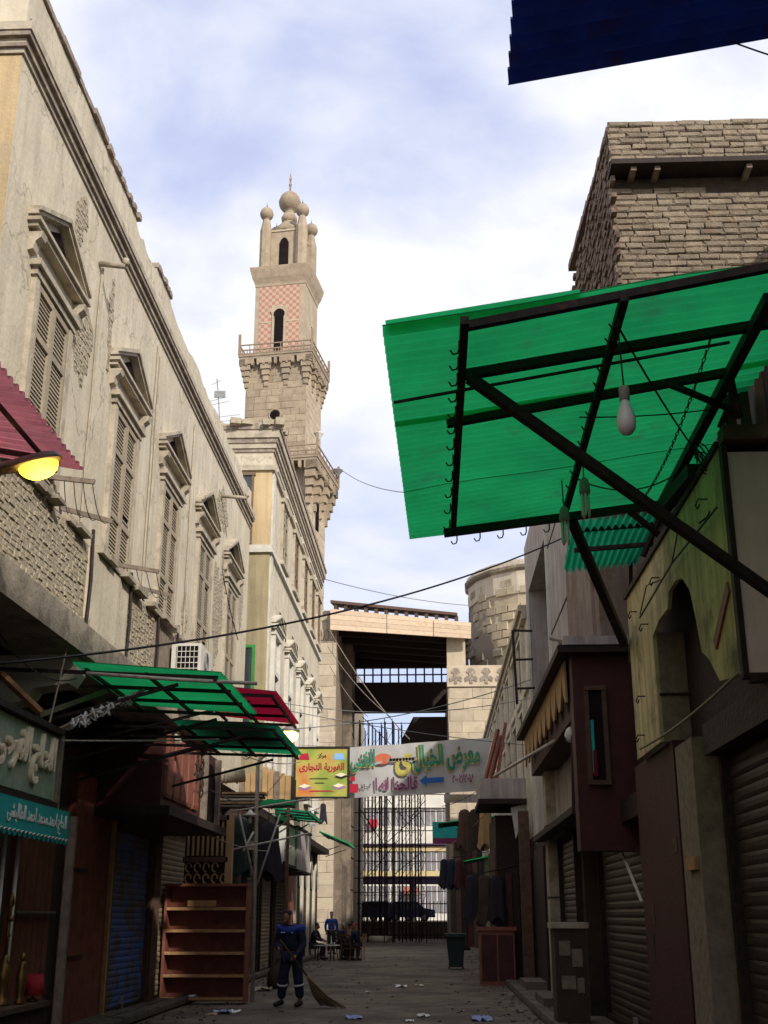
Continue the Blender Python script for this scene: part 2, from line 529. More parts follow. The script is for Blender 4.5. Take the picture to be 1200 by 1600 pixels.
# Arabic lettering: joined letter forms, laid right to left
_F = {'ا': (0xFE8D, 0xFE8E), 'ب': (0xFE8F, 0xFE90, 0xFE91, 0xFE92), 'ة': (0xFE93, 0xFE94), 'ت': (0xFE95, 0xFE96, 0xFE97, 0xFE98),
      'ج': (0xFE9D, 0xFE9E, 0xFE9F, 0xFEA0), 'ح': (0xFEA1, 0xFEA2, 0xFEA3, 0xFEA4), 'خ': (0xFEA5, 0xFEA6, 0xFEA7, 0xFEA8),
      'د': (0xFEA9, 0xFEAA), 'ر': (0xFEAD, 0xFEAE), 'ز': (0xFEAF, 0xFEB0), 'ش': (0xFEB5, 0xFEB6, 0xFEB7, 0xFEB8),
      'ض': (0xFEBD, 0xFEBE, 0xFEBF, 0xFEC0), 'ط': (0xFEC1, 0xFEC2, 0xFEC3, 0xFEC4), 'ع': (0xFEC9, 0xFECA, 0xFECB, 0xFECC),
      'غ': (0xFECD, 0xFECE, 0xFECF, 0xFED0), 'ف': (0xFED1, 0xFED2, 0xFED3, 0xFED4), 'ق': (0xFED5, 0xFED6, 0xFED7, 0xFED8),
      'ك': (0xFED9, 0xFEDA, 0xFEDB, 0xFEDC), 'ل': (0xFEDD, 0xFEDE, 0xFEDF, 0xFEE0), 'م': (0xFEE1, 0xFEE2, 0xFEE3, 0xFEE4),
      'ن': (0xFEE5, 0xFEE6, 0xFEE7, 0xFEE8), 'ه': (0xFEE9, 0xFEEA, 0xFEEB, 0xFEEC), 'و': (0xFEED, 0xFEEE), 'ى': (0xFEEF, 0xFEF0),
      'ي': (0xFEF1, 0xFEF2, 0xFEF3, 0xFEF4)}
def shape(t):
    out = []
    for i, ch in enumerate(t):
        if ch not in _F:
            out.append(ch)
            continue
        fm = _F[ch]
        prev = i > 0 and t[i - 1] in _F and len(_F[t[i - 1]]) == 4
        nxt = i + 1 < len(t) and t[i + 1] in _F and len(fm) == 4
        k = 3 if prev and nxt else (1 if prev else (2 if nxt else 0))
        out.append(chr(fm[k]))
    return ''.join(reversed(out))
def lettering(text, O, u, v, n, W, H, depth, m, parent, name='lettering', bold=.02, italic=0.0, raw=False, wave=None):
    cu = bpy.data.curves.new('txt', 'FONT')
    cu.body = text if raw else shape(text)
    cu.size = 1
    cu.offset = bold
    cu.extrude = .5
    cu.resolution_u = 3
    to = bpy.data.objects.new('txt', cu)
    col.objects.link(to)
    dg = bpy.context.evaluated_depsgraph_get()
    me = bpy.data.meshes.new_from_object(to.evaluated_get(dg))
    bpy.data.objects.remove(to)
    xs = [p.co.x for p in me.vertices]; ys = [p.co.y for p in me.vertices]
    x0, x1, y0, y1 = min(xs), max(xs), min(ys), max(ys)
    O, u, v, n = Vector(O), Vector(u), Vector(v), Vector(n)
    off = WL[parent]
    for p in me.vertices:
        fx, fy = (p.co.x - x0) / (x1 - x0), (p.co.y - y0) / (y1 - y0)
        q = O + u * (fx * W + italic * fy * H) + v * fy * H + n * ((p.co.z + .5) * depth)
        if wave: q += n * wave(q)
        p.co = q - off
    me.name = name
    me.materials.clear()
    me.materials.append(M[m])
    o = bpy.data.objects.new(name, me)
    link(o, parent)
    WL[o] = off
    return o
def sagline(p, q, sag, n=14):
    p, q = Vector(p), Vector(q)
    return [p.lerp(q, i / n) - V(0, 0, sag * 4 * (i / n) * (1 - i / n)) for i in range(n + 1)]
EX, EY, EZ = V(1, 0, 0), V(0, 1, 0), V(0, 0, 1)

# ================================================================== SETTING
g = MB()
for i in range(2): pass
g.add([(-400, -150, 0), (400, -150, 0), (400, 700, 0), (-400, 700, 0)], [(0, 1, 2, 3)])
g.build('ground', 'asphalt', kind='structure')
# worn street surface, gently uneven
st = MB()
nx, ny = 28, 130
for j in range(ny + 1):
    for i in range(nx + 1):
        x, y = -4.9 + 6.75 * i / nx, 6 + 62 * j / ny
        st.v.append(V(x, y, .012 + .02 * math.sin(x * 1.7 + y * .8) * math.sin(y * .9 - x) * .5 + rnd.uniform(0, .008)))
for j in range(ny):
    for i in range(nx):
        k = j * (nx + 1) + i
        st.f.append((k, k + 1, k + nx + 2, k + nx + 1))
st.build('street', 'asphalt', kind='structure', smooth=True)
# pavements with kerb stones and slabs
def pavement(x0, x1, y0, y1, kx, name):
    p = MB().bx(x0, x1, y0, y1, 0, .12).build(name, 'paving', kind='structure', loc=((x0 + x1) / 2, y0, 0))
    WL[p] = V((x0 + x1) / 2, y0, 0)
    um = unit_mesh('kerb_stone', 'paving', jit=.012, cham=.05)
    y = y0
    while y < y1 - .4:
        L = rnd.uniform(.7, 1.1)
        piece('kerb_stone', um, p, (kx, y + L / 2, .05), EY, -EX, EZ, L - .015, .2, .1 + rnd.uniform(0, .015))
        y += L
    us = unit_mesh('paving_slab', 'paving', jit=.01, cham=.03)
    y = y0
    while y < min(y1, 34) - .5:
        L = rnd.uniform(.55, .8)
        a = min(x0, x1) + .12
        while a < max(x0, x1) - .3:
            if abs(a + .25 - kx) > .3:
                piece('paving_slab', us, p, (a + .25, y + L / 2, .1), EX, EY, EZ, .48, L - .02, .03 + rnd.uniform(0, .02))
            a += .5
        y += L
    return p
pavement(1.75, 2.6, 9, 60, 1.75, 'pavement')
pavement(-5.6, -4.75, 9, 52, -4.75, 'pavement')

# ================================================================== LEFT: houses out of frame that shade the street
LX = -4.9
r_ = root('plaster_house', 'plain plaster house at the left edge carrying the red awning', 'house', (-7, 0, 0))
MB().bx(-10, -5.0, -14, 10.2, 0, 11).build('wall', 'plaster_olive', r_)
MB().bx(-10.1, -4.9, -14.1, 10.0, 10.6, 11.1).build('cornice', 'trim', r_)
r_ = root('corner_house', 'plain house at the right edge beside the beige board', 'house', (5, 0, 0))
MB().bx(2.75, 9, -14, 12.9, 0, 6.6).bx(3.3, 9, 12.9, 16.5, 0, 7.58).build('wall', 'dust_brown', r_)
MB().bx(2.8, 9, -14, 7.6, 6.6, 12.1).bx(4.7, 9, 7.6, 13.0, 6.6, 10.0).build('upper_wall', 'trim_pale', r_)  # unseen upper blocks, added and sized to keep sun off the left shops

# ================================================================== OCHRE HOUSE (left, near)
H1 = root('ochre_house', 'long ochre plaster house with five shuttered pedimented windows in a row', 'house', (LX, 21, 0))
Y0, Y1 = 11.7, 30.5
wl_ = MB()
wl_.bx(-10, LX, Y0 + .02, Y1, 4.5, 11.55)
wl_.build('wall', 'plaster', H1)
MB().bx(-10, LX - .004, Y0, Y0 + .02, 4.5, 11.55).build('end_wall', 'plaster_gold', H1)
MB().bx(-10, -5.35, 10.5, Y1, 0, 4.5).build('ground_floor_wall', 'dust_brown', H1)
# parapet with a ragged, broken top
pp = MB()
ys = [Y0 + (Y1 - Y0) * i / 90 for i in range(91)]
def ptop(y):
    if y < 17.3: return 12.78 + .02 * math.sin(y * 9)
    if y < 18.6: return 12.60 + .12 * rnd.random()
    if y < 20.0: return 12.76
    return 12.55 + .07 * rnd.random() + .05 * math.sin(y * 2.3)
tops = [ptop(y) for y in ys]
for x, k in ((LX, 0), (LX - .3, 1)):
    for y, z in zip(ys, tops): pp.v += [V(x, y, 11.9), V(x, y, z)]
n_ = len(ys) * 2
for i in range(len(ys) - 1):
    a = i * 2
    pp.f += [(a, a + 2, a + 3, a + 1), (n_ + a + 2, n_ + a, n_ + a + 1, n_ + a + 3), (a + 1, a + 3, n_ + a + 3, n_ + a + 1)]
pp.f += [(0, 1, n_ + 1, n_), (2 * len(ys) - 2, n_ + 2 * len(ys) - 2, n_ + 2 * len(ys) - 1, 2 * len(ys) - 1)]
pp.bx(-10, LX - .3, Y0, Y0 + .3, 11.9, 12.78)
pp.build('parapet', 'plaster', H1)
for (a, b, z) in ((Y0 - .06, 15.2, 12.79), (15.26, 17.3, 12.77), (18.75, 19.95, 12.75)):
    cp = MB()
    m_ = 14
    for i in range(m_):
        ya, yb = a + (b - a) * i / m_, a + (b - a) * (i + 1) / m_
        j = rnd.uniform(-.025, .02)
        cp.bx(LX - .34, LX + .05 + j, ya, yb, z, z + .09 + rnd.uniform(0, .012))
    cp.build('coping', 'mould_dark', H1)
# cornice mouldings: four stepped bands wrapped round the near corner; dark ones paint in its shadow lines
for (dz0, dz1, pr, mm) in ((11.56, 11.63, .03, 'trim'), (11.63, 11.68, .07, 'mould_dark'), (11.68, 11.76, .05, 'trim'), (11.76, 11.83, .11, 'mould_dark'), (11.83, 11.95, .13, 'trim')):
    MB().bx(-10, LX + pr, Y0 - pr, Y1 + .02, dz0, dz1).build('cornice_band', mm, H1)
# thin joint bead above the cornice
cb = MB()
y = Y0 + .1
while y < 20:
    L = rnd.uniform(.5, 2.0)
    cb.bx(LX, LX + .02, y, y + L, 12.16, 12.185)
    y += L + rnd.uniform(.05, .5)
cb.build('parapet_bead', 'mould_dark', H1)

slat_me = unit_mesh('slat', 'shutter_wood', cham=.1)
def shutter_leaf(house, ya, yb, z0, z1, x, individual, mm='shutter_wood', pitch=.056, rails=(.3, .72)):
    w = yb - ya
    f = MB()
    t = .07
    f.bx(x, x + .045, ya, ya + t, z0, z1).bx(x, x + .045, yb - t, yb, z0, z1)
    zs = [z0] + [z0 + (z1 - z0) * r for r in rails] + [z1]
    for i, z in enumerate(zs):
        a = z if i == 0 else (z - .09 if i == len(zs) - 1 else z - .045)
        f.bx(x, x + .045, ya + t, yb - t, a, a + .09)
    sh = f.build('shutter', mm, house)
    js = MB()
    for i in range(len(zs) - 1):
        a = zs[i] + (.09 if i == 0 else .045)
        b = zs[i + 1] - (.09 if i == len(zs) - 2 else .045)
        k = int((b - a) / pitch)
        for q in range(k):
            z = a + (q + .5) * (b - a) / k
            nrm = V(math.cos(R(11)), 0, math.sin(R(11)))
            vv = EY.cross(nrm)
            if rnd.random() < .035: continue
            if individual:
                piece('slat', slat_me, sh, V(x + .005, (ya + yb) / 2, z), EY, -vv, nrm, w - 2 * t, .040, .012)
            else:
                js.obox(V(x + .016, (ya + yb) / 2, z), EY * (w / 2 - t), vv * .020, nrm * .006)
    if not individual:
        js.build('slat', mm, sh, kind='stuff')
    return sh
def pediment(mb, c, hw, zb, zt, x, pr, t=.13):
    """triangular pediment: base cornice, two raking cornices, stub ends"""
    mb.bx(x, x + pr * .75, c - hw * .96, c + hw * .96, zb, zb + t * .55)
    mb.bx(x, x + pr, c - hw, c + hw, zb + t * .55, zb + t)
    for s in (-1, 1):
        a, b = (c + s * hw * 1.0, zb + t), (c, zt)
        for (o0, o1, p) in ((0, .55, 1.0), (.55, 1.0, .78)):
            P = [(a[0], a[1] + t * (1 - o1) + t * .35), (b[0], b[1] - t * o1 * 1.15), (b[0], b[1] - t * o0 * 1.15), (a[0], a[1] + t * (1 - o0) + t * .35)]
            if s > 0: P = [(q[0], q[1]) for q in reversed(P)]
            mb.prism([(q[0], q[1]) for q in P], (x, 0, 0), EY, EZ, (pr * p, 0, 0))
def window_ochre(c, individual, z0=6.65):
    x = LX
    f = MB()
    f.bx(x, x + .07, c - .78, c - .64, z0, 9.12).bx(x, x + .07, c + .64, c + .78, z0, 9.12)
    f.bx(x, x + .09, c - .82, c + .82, 9.12, 9.22).bx(x, x + .14, c - .88, c + .88, 9.22, 9.30)
    f.bx(x, x + .12, c - .85, c + .85, z0 - .13, z0 - .002)
    w = f.build('window', 'trim', H1)
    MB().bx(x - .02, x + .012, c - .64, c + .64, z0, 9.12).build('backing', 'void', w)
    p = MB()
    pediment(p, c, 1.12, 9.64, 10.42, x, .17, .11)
    MB().prism([(c - .78, 9.78), (c + .78, 9.78), (c, 10.2)], (x, 0, 0), EY, EZ, (.03, 0, 0)).build('tympanum', 'void', w)  # shade of the recess painted as a dark slab on the wall face
    p.build('pediment', 'trim', H1)
    for s in (-1, 1):
        b = MB()
        yb = c + s * .93
        b.prism([(0, 9.34), (.07, 9.36), (.09, 9.46), (.16, 9.52), (.18, 9.598), (0, 9.598)], (x, yb - .085, 0), EX, EZ, (0, .17, 0))
        b.build('bracket', 'trim', w)
    for s, a, bb in ((-1, c - .635, c - .01), (1, c + .01, c + .635)):
        shutter_leaf(H1, a, bb, z0 + .02, 9.1, x + .014, individual)
for i, c in enumerate((13.55, 17.42, 20.85, 24.3, 27.8)):
    window_ochre(c, i < 3)

# patches of lost plaster with rubble masonry behind
def lost_plaster(yc, zc, w, h, seed, mm='rubble', x=LX, bw=.14, bh=.065, house=H1):
    r = random.Random(seed)
    ph = [r.uniform(0, 6.28) for _ in range(4)]
    def rad(a): return 1 + .22 * math.sin(2 * a + ph[0]) + .16 * math.sin(3 * a + ph[1]) + .12 * math.sin(7 * a + ph[2])
    poly = []
    for i in range(40):
        a = 2 * math.pi * i / 40
        q = rad(a)
        poly.append((w / 2 * math.cos(a) * q, h / 2 * math.sin(a) * q))
    b = MB().prism(poly, (x - .02, yc, zc), EY, EZ, (.026, 0, 0)).build('lost_plaster_patch', 'mortar', house)
    m_ = MB()
    def mask(a, c):
        dx, dz = (a - .5) * 2 * 1.3, (c - .5) * 2 * 1.3
        return math.hypot(dx, dz) < rad(math.atan2(dz, dx)) * .95
    rough_bricks(m_, (x + .005, yc - w * .65, zc - h * .65), EY, EZ, EX, w * 1.3, h * 1.3, bw, bh, .010, mask, gap=.1)
    m_.build('rubble', mm, b, kind='stuff')
for a in ((14.95, 9.25, .75, 1.2, 1), (14.4, 10.95, .5, .8, 2), (26.3, 10.7, 1.2, 1.1, 3), (26.2, 8.2, 1.0, 2.6, 4), (29.4, 9.2, .5, 1.6, 8),
          (16.2, 10.3, .25, 1.3, 5), (26.9, 9.5, .8, .8, 6), (22.7, 7.2, .5, .6, 9)):
    lost_plaster(*a)
# rain spouts and conduits on the facade
for (px, py, qx, qy) in ((155, 412, 196, 416), (345, 775, 386, 778)):
    a = at(px, py, X=LX)
    b = at(qx, qy, Y=a.y + .05)
    MB().tube([b, a], .045, 8).tube([b + V(0, 0, .02), b + V(0, 0, .12)], .05, 8).build('rain_spout', 'concrete', H1, smooth=True)
for (y, za, zb) in ((15.5, 6.8, 10.9), (19.15, 6.4, 11.4), (19.35, 7.2, 11.3), (22.6, 6.4, 11.3)):
    c_ = MB()
    c_.tube([V(LX + .03, y + .02 * math.sin(z * 3), z) for z in [za + (zb - za) * i / 8 for i in range(9)]], .018, 5)
    c_.build('conduit', 'trim', H1)

# balcony: slab edge, rubble and plaster parapet, broken ledge
BX = -4.12
MB().bx(-5.34, BX + .05, 9.9, 22.4, 4.50, 4.86).build('balcony_slab', 'concrete', H1)
bal = MB().bx(BX - .16, BX - .03, 9.9, 22.4, 4.86, 5.86).build('balcony_wall', 'mortar', H1)
for (ya, yb, kind) in ((10, 13.55, 'b'), (13.6, 15.5, 'p'), (15.52, 17.2, 'b'), (17.25, 18.6, 'g'), (18.65, 20.1, 'g'), (20.15, 22.35, 'p')):
    if kind == 'b':
        q = MB()
        rough_bricks(q, (BX - .035, ya, 4.9), EY, EZ, EX, yb - ya, .93, .16, .06, .016, gap=.07)
        q.build('exposed_brick', 'rubble', bal, kind='stuff')
    else:
        MB().bx(BX - .04, BX + (.0 if kind == 'p' else -.015), ya, yb, 4.87, 5.84).build('plaster_panel', 'plaster' if kind == 'p' else 'wood_grey', bal)
y = 9.9
while y < 22.3:
    L = rnd.uniform(.2, .6)
    if rnd.random() < .9:
        lg = MB()
        lg.bx(BX - .2, BX + rnd.uniform(.02, .12), y, y + L - rnd.uniform(0, .05), 5.86, 5.92 + rnd.uniform(-.02, .05))
        lg.build('ledge_stone', 'concrete', H1)
    y += L
for y in (13.58, 15.5, 17.22, 18.62, 20.12):
    MB().tube([V(BX + .02, y, 4.8), V(BX + .03, y + .03, 5.4), V(BX + .02, y, 6.05)], .022, 6).build('balcony_pipe', 'steel', H1)
# carved corbels under the slab
for y in (13.72, 19.4):
    MB().prism([(0, 3.72), (.22, 3.74), (.30, 3.9), (.62, 3.96), (.70, 4.1), (1.12, 4.16), (1.2, 4.3), (1.16, 4.498), (0, 4.498)], (-5.35, y - .19, 0), EX, EZ, (0, .38, 0)).build('corbel', 'trim_pale', H1)

# ---- ground floor of the ochre house
roll_me = {k: unit_mesh('slat', k, cham=.3) for k in ('roller_beige', 'roller_grey', 'roller_blue')}
def roller(house, ya, yb, z0, z1, x, side, mm, pitch=.1, guide='steel'):
    f = MB()
    n = EX * side
    for y in (ya, yb):
        f.obox(V(x, y, (z0 + z1) / 2) + n * .05, EX * .06, EY * .05, EZ * (z1 - z0) / 2)
    f.obox(V(x, (ya + yb) / 2, z1 + .14) + n * .1, EX * .13, EY * ((yb - ya) / 2 + .05), EZ * .14)
    rs = f.build('roller_shutter', guide, house)
    k = int((z1 - z0) / pitch)
    for i in range(k):
        piece('slat', roll_me[mm], rs, V(x, (ya + yb) / 2, z0 + (i + .5) * pitch) + n * .005, -EY * side if side < 0 else EY, EZ, n, yb - ya - .1, pitch - .006, .035 * rnd.uniform(.8, 1.15))
    if house is not None and pitch > .08:
        yl = ya + (yb - ya) * rnd.uniform(.4, .6)
        MB().obox(V(x, yl, z0 + .12) + n * .06, EX * .02, EY * .09, EZ * .05).obox(V(x, yl, z0 + .04) + n * .07, EX * .02, EY * .035, EZ * .045).build('padlock', 'alu', rs)
        MB().obox(V(x, (ya + yb) / 2, z0 + .02) + n * .05, EX * .03, EY * ((yb - ya) / 2 - .06), EZ * .03).build('bottom_rail', 'steel', rs)
    return rs
MB().bx(-5.35, -5.22, 17.6, 19.7, .12, 3.6).build('red_pier', 'red_pier', H1)
MB().bx(-5.22, -5.16, 19.62, 19.72, .12, 3.4).build('door_jamb', 'wood_edge', H1)
for z in (1.0, 2.2): MB().bx(-5.22, -5.2, 17.7, 18.4, z, z + .05).build('hinge_strap', 'steel', H1)
roller(H1, 19.85, 22.6, .14, 2.95, -5.3, 1, 'roller_blue', guide='wood_mid')
MB().bx(-5.35, -5.15, 22.62, 23.15, .12, 3.1).build('pier', 'wood_mid', H1)
roller(H1, 23.25, 26.4, .14, 3.3, -5.3, 1, 'roller_beige')
roller(H1, 26.9, 29.6, .14, 3.0, -5.3, 1, 'roller_grey')
# shop recess under the big sign
MB().bx(-5.36, -5.1, 10.2, 13.2, 0, 4.3).build('shop_back_wall', 'wood_dark', H1)
for i in range(7):
    MB().bx(-4.62, -4.55, 13.22 + i * .2, 13.40 + i * .2, .12, 2.5 + .03 * (i % 2)).build('plank', 'red_pier', H1)
MB().tube([V(-4.5, 13.2, 1.62), V(-4.5, 14.6, 1.62)], .03, 6).build('door_bar', 'wood_mid', H1)

# carved wooden oriel hung under the balcony
ori = root('wooden_oriel', 'dark red carved wooden oriel with an arched opening above the shelf unit', 'oriel', (-4.7, 21, 3.1))
MB().bx(-5.3, -4.22, 18.6, 23.6, 3.2, 4.48).build('box', 'maroon', ori)
pan_me = unit_mesh('carved_panel', 'wood_red', cham=.06)
for i in range(5):
    piece('carved_panel', pan_me, ori, V(-4.22, 19.0 + i * .55, 3.85), EY, EZ, EX, .45, 1.0, .05)
car = MB()
for i in range(26):
    yy, zz = 20.9 + rnd.random() * .75, 3.45 + rnd.random() * .8
    car.tube([V(-4.17, yy, zz), V(-4.15, yy + .06, zz + .1), V(-4.17, yy + .02, zz + .2)], .014, 5)
car.build('carving', 'wood_dark', ori, kind='stuff')
ap = [(22.0 + .55 + .55 * math.cos(a), 3.9 + .4 * math.sin(a)) for a in [math.pi * i / 12 for i in range(13)]] + [(22.0, 3.25), (23.1, 3.25)]
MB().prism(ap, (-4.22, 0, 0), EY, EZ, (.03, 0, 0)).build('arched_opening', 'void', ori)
for ya in (21.82, 23.15): MB().bx(-4.22, -4.12, ya, ya + .15, 3.2, 4.45).build('post', 'wood_grey', ori)
MB().bx(-5.3, -4.05, 18.5, 23.7, 3.06, 3.2).build('base_board', 'wood_dark', ori)

# lattice screen box by the shelf
ls = root('lattice_screen', 'pale wooden lattice screen with scroll carving right above the shelf unit', 'screen', (-4.6, 25.2, 2.1))
MB().bx(-5.1, -4.25, 25.0, 25.08, 2.1, 3.5).build('back', 'wood_dark', ls)
for i in range(9):
    MB().bx(-5.05 + i * .1, -5.01 + i * .1, 24.94, 25.0, 2.75, 3.45).build('slat', 'board_tan', ls)
sc_ = MB()
for i in range(9):
    cx, cz = -5.0 + (i % 5) * .18, 2.3 + (i // 5) * .22
    sc_.tube([V(cx + .06 * math.cos(t), 24.94, cz + .09 * math.sin(t)) for t in [k * .7 for k in range(8)]], .018, 5)
sc_.build('scroll_carving', 'board_tan', ls)
MB().bx(-5.12, -4.2, 24.9, 25.1, 2.62, 2.72).bx(-5.12, -4.2, 24.9, 25.1, 3.45, 3.55).build('rail', 'wood_mid', ls)
MB().bx(-4.25, -4.12, 24.9, 25.1, 2.0, 3.55).build('post', 'board_tan', ls)

# open shelf unit standing in the street
sh = root('shelf_unit', 'tall reddish wooden shelf unit with five empty shelves standing in the street', 'shelf', (-4.38, 24.0, 0))
xa, xb, yf, yb_, zb, zt = -5.2, -3.58, 23.8, 24.22, .05, 2.13
MB().bx(xa, xb, yb_ - .02, yb_, zb, zt).build('back_panel', 'wood_red', sh)
for x in (xa, xb - .045): MB().bx(x, x + .045, yf, yb_ - .02, zb, zt).build('side_panel', 'wood_red', sh)
MB().bx(xa - .01, xb + .01, yf - .01, yb_, zt, zt + .05).build('top_board', 'wood_red', sh)
for i in range(5):
    z = zb + .05 + i * .4
    MB().bx(xa + .045, xb - .045, yf + .012, yb_ - .02, z, z + .035).build('shelf', 'wood_red', sh)
    MB().bx(xa + .046, xb - .046, yf - .002, yf + .011, z - .01, z + .045).build('shelf_edge', 'wood_edge', sh)
MB().bx(xa + .45, xa + 1.0, yf - .02, yf - .002, zt - .42 + .05, zt - .26).build('label_board', 'wood_edge', sh)

# ---- big relief sign, valance, shop goods
sg = root('relief_sign', 'large green shop sign with raised cream calligraphy at the left edge', 'sign', (-4.5, 11.5, 2.7))
MB().bx(-5.1, -4.03, 9.2, 12.62, 2.72, 3.42).build('box', 'sign_green', sg)
MB().bx(-4.03, -4.0, 9.2, 12.62, 2.74, 3.40).build('panel', 'sign_green', sg)
MB().bx(-5.1, -3.94, 9.2, 12.66, 3.42, 3.48).bx(-5.1, -3.96, 9.2, 12.66, 2.66, 2.72).build('border', 'wood_dark', sg)
MB().bx(-4.6, -3.97, 12.62, 12.74, 2.66, 3.5).build('end_board', 'wood_grey', sg)
lettering('الحاج الفرحى', (-4.0, 10.72, 2.84), EY, EZ, EX, 1.72, .52, .04, 'letter_cream', sg, bold=.022, italic=.12)
va = root('valance_sign', 'teal scalloped valance with white lettering under the big green sign', 'sign', (-4.2, 11.5, 2.3))
poly = [(9.3, 2.66), (9.3, 2.36)]
k = 26
for i in range(k * 6 + 1):
    y = 9.3 + 3.8 * i / (k * 6)
    poly.append((y, 2.36 - .05 * abs(math.sin(math.pi * i / 6))))
poly += [(13.1, 2.66)]
MB().prism([(a, b) for a, b in poly], (-3.98, 0, 0), EY, EZ, (.02, 0, 0)).build('valance', 'teal_paint', va)
MB().bx(-5.1, -3.98, 9.3, 13.12, 2.6, 2.65).build('hood_board', 'wood_dark', va)
lettering('الحاج احمد محمد احمد الطاليشى', (-3.958, 11.15, 2.40), EY, EZ, EX, 1.85, .21, .006, 'letter_white', va, bold=.014)
sq = MB()
for i in range(60):
    y = 9.5 + i * .06
    sq.tube([V(-3.955, y, 2.365), V(-3.955, y + .03, 2.35 + .02 * (i % 2)), V(-3.955, y + .06, 2.365)], .006, 4)
sq.build('scroll_trim', 'letter_white', va)

MB().bx(-3.98, -3.90, 13.14, 13.22, 0, 2.62).build('timber_post', 'wood_grey', None, label='weathered pale timber post at the end of the teal valance', cat='post', loc=(-3.91, 13.2, 0))
ct = root('shop_counter', 'low dark shop counter at the bottom left under the teal valance', 'counter', (-4.5, 12.5, 0))
MB().bx(-4.95, -4.02, 10.6, 13.0, 0, .72).build('base', 'wood_dark', ct)
MB().bx(-5.0, -3.98, 10.5, 13.05, .72, .77).build('top', 'wood_mid', ct)
ks = root('hookah', 'brass hookah with a knobbed cross bar on the shop counter', 'hookah', (-4.2, 12.05, .77))
hk = (-4.2, 12.2, .77)
MB().lathe([(.07, 0), (.075, .02), (.05, .06), (.035, .12), (.06, .2), (.07, .28), (.055, .36), (.025, .42), (.03, .46)], hk, 18).build('vase', 'brass', ks, smooth=True)
MB().lathe([(.016, .46), (.016, .62), (.03, .64), (.016, .67), (.016, .9), (.04, .93), (.03, 1.0), (.01, 1.04)], hk, 10).build('stem', 'brass', ks, smooth=True)
MB().tube([V(hk[0] + .13, hk[1] - .33, hk[2] + .8), V(hk[0] - .1, hk[1] + .3, hk[2] + .8)], .014, 8).build('cross_bar', 'brass', ks, smooth=True)
for s in (0, 1): MB().lathe([(.0, 0), (.03, .015), (.035, .035), (.02, .06), (0, .07)], (hk[0] + (.13, -.1)[s], hk[1] + (-.33, .3)[s], hk[2] + .765), 10).build('knob', 'brass', ks, smooth=True)
ur = root('brass_urn', 'turned brass urn standing next to the hookah on the counter', 'urn', (-4.15, 11.75, .77))
MB().lathe([(.05, 0), (.055, .02), (.03, .06), (.045, .12), (.05, .2), (.05, .28), (.035, .33), (.04, .38), (.02, .4)], (-4.1, 12.42, .77), 16).build('body', 'brass', ur, smooth=True)
MB().lathe([(.01, 0), (.03, .02), (.03, .05), (.005, .08)], (-4.1, 12.42, 1.17), 10).build('lid_knob', 'brass', ur, smooth=True)
lm = root('lampshade', 'small bright red lampshade on the counter beside the timber post', 'lamp', (-4.1, 12.85, .77))
MB().lathe([(.06, 0), (.06, .02), (.015, .03), (.015, .06)], (-4.1, 12.83, .77), 12).build('foot', 'brass', lm, smooth=True)
MB().lathe([(.125, 0), (.085, .2), (.08, .2), (.12, .004)], (-4.1, 12.83, .83), 16).build('shade', 'cloth_red', lm, smooth=True)
for i, (y, lab) in enumerate(((11.2, 'pale display pole nearest the left edge of the shop'), (11.55, 'pale display pole behind the brass hookah'), (11.95, 'pale display pole close to the shop planks'))):
    MB().tube([V(-4.25, y + .45, .77), V(-4.25, y + .45, 2.45)], .022, 8).build('display_pole', 'letter_white', None, smooth=True, label=lab, cat='pole', group='display poles in the shop', loc=(-4.25, y + .45, .77))

# red corrugated awning and lit street lamp, top left
ra = root('red_awning', 'red corrugated metal awning at the left edge above the street lamp', 'awning', (-4.1, 8, 5.4))
MB().sheet((-3.06, 5.2, 5.33), (-1.97, 0, .36), (0, 4.5, 0), 34, .026).build('sheet', 'red_sheet', ra)
for y in (5.6, 7.4, 9.3): MB().beam((-5.0, y, 5.62), (-3.15, y, 5.27), .04).build('bracket', 'steel', ra)
MB().beam((-3.3, 5.2, 5.31), (-3.3, 9.66, 5.31), .03).build('purlin', 'steel', ra)
sl = root('street_lamp', 'lit yellow street lamp head on an arm under the red awning', 'street lamp', (-5.0, 8.7, 4.9))
p0 = at(72, 728, Y=9.0)
ax = V(.93, .12, .26).normalized()
hb = MB()
pr_ = [(-.62, .04), (-.5, .065), (-.25, .085), (0, .10), (.1, .08), (.14, .02)]
uu = ax.cross(EZ).normalized(); vv = uu.cross(ax)
rings = []
for a, r in pr_:
    k = len(hb.v)
    for j in range(14):
        t = 2 * math.pi * j / 14
        hb.v.append(p0 + ax * a + uu * r * 1.15 * math.cos(t) + vv * (r * .7 * max(-.25, math.sin(t)) + .05))
    rings.append(k)
for i in range(len(rings) - 1):
    for j in range(14): hb.f.append((rings[i] + j, rings[i] + (j + 1) % 14, rings[i + 1] + (j + 1) % 14, rings[i + 1] + j))
hb.build('housing', 'plastic_grey', sl, smooth=True)
gl = MB(); rings = []
for i in range(7):
    t0 = (math.pi / 2) * i / 6
    k = len(gl.v)
    for j in range(16):
        t = 2 * math.pi * j / 16
        gl.v.append(p0 - ax * .06 + ax * .165 * math.cos(t) * math.cos(t0 * .97) + uu * .115 * math.sin(t) * math.cos(t0 * .97) + vv * (.02 - .12 * math.sin(t0)))
    rings.append(k)
for i in range(6):
    for j in range(16): gl.f.append((rings[i] + j, rings[i] + (j + 1) % 16, rings[i + 1] + (j + 1) % 16, rings[i + 1] + j))
gl.build('lens', 'lamp_glow', sl, smooth=True)
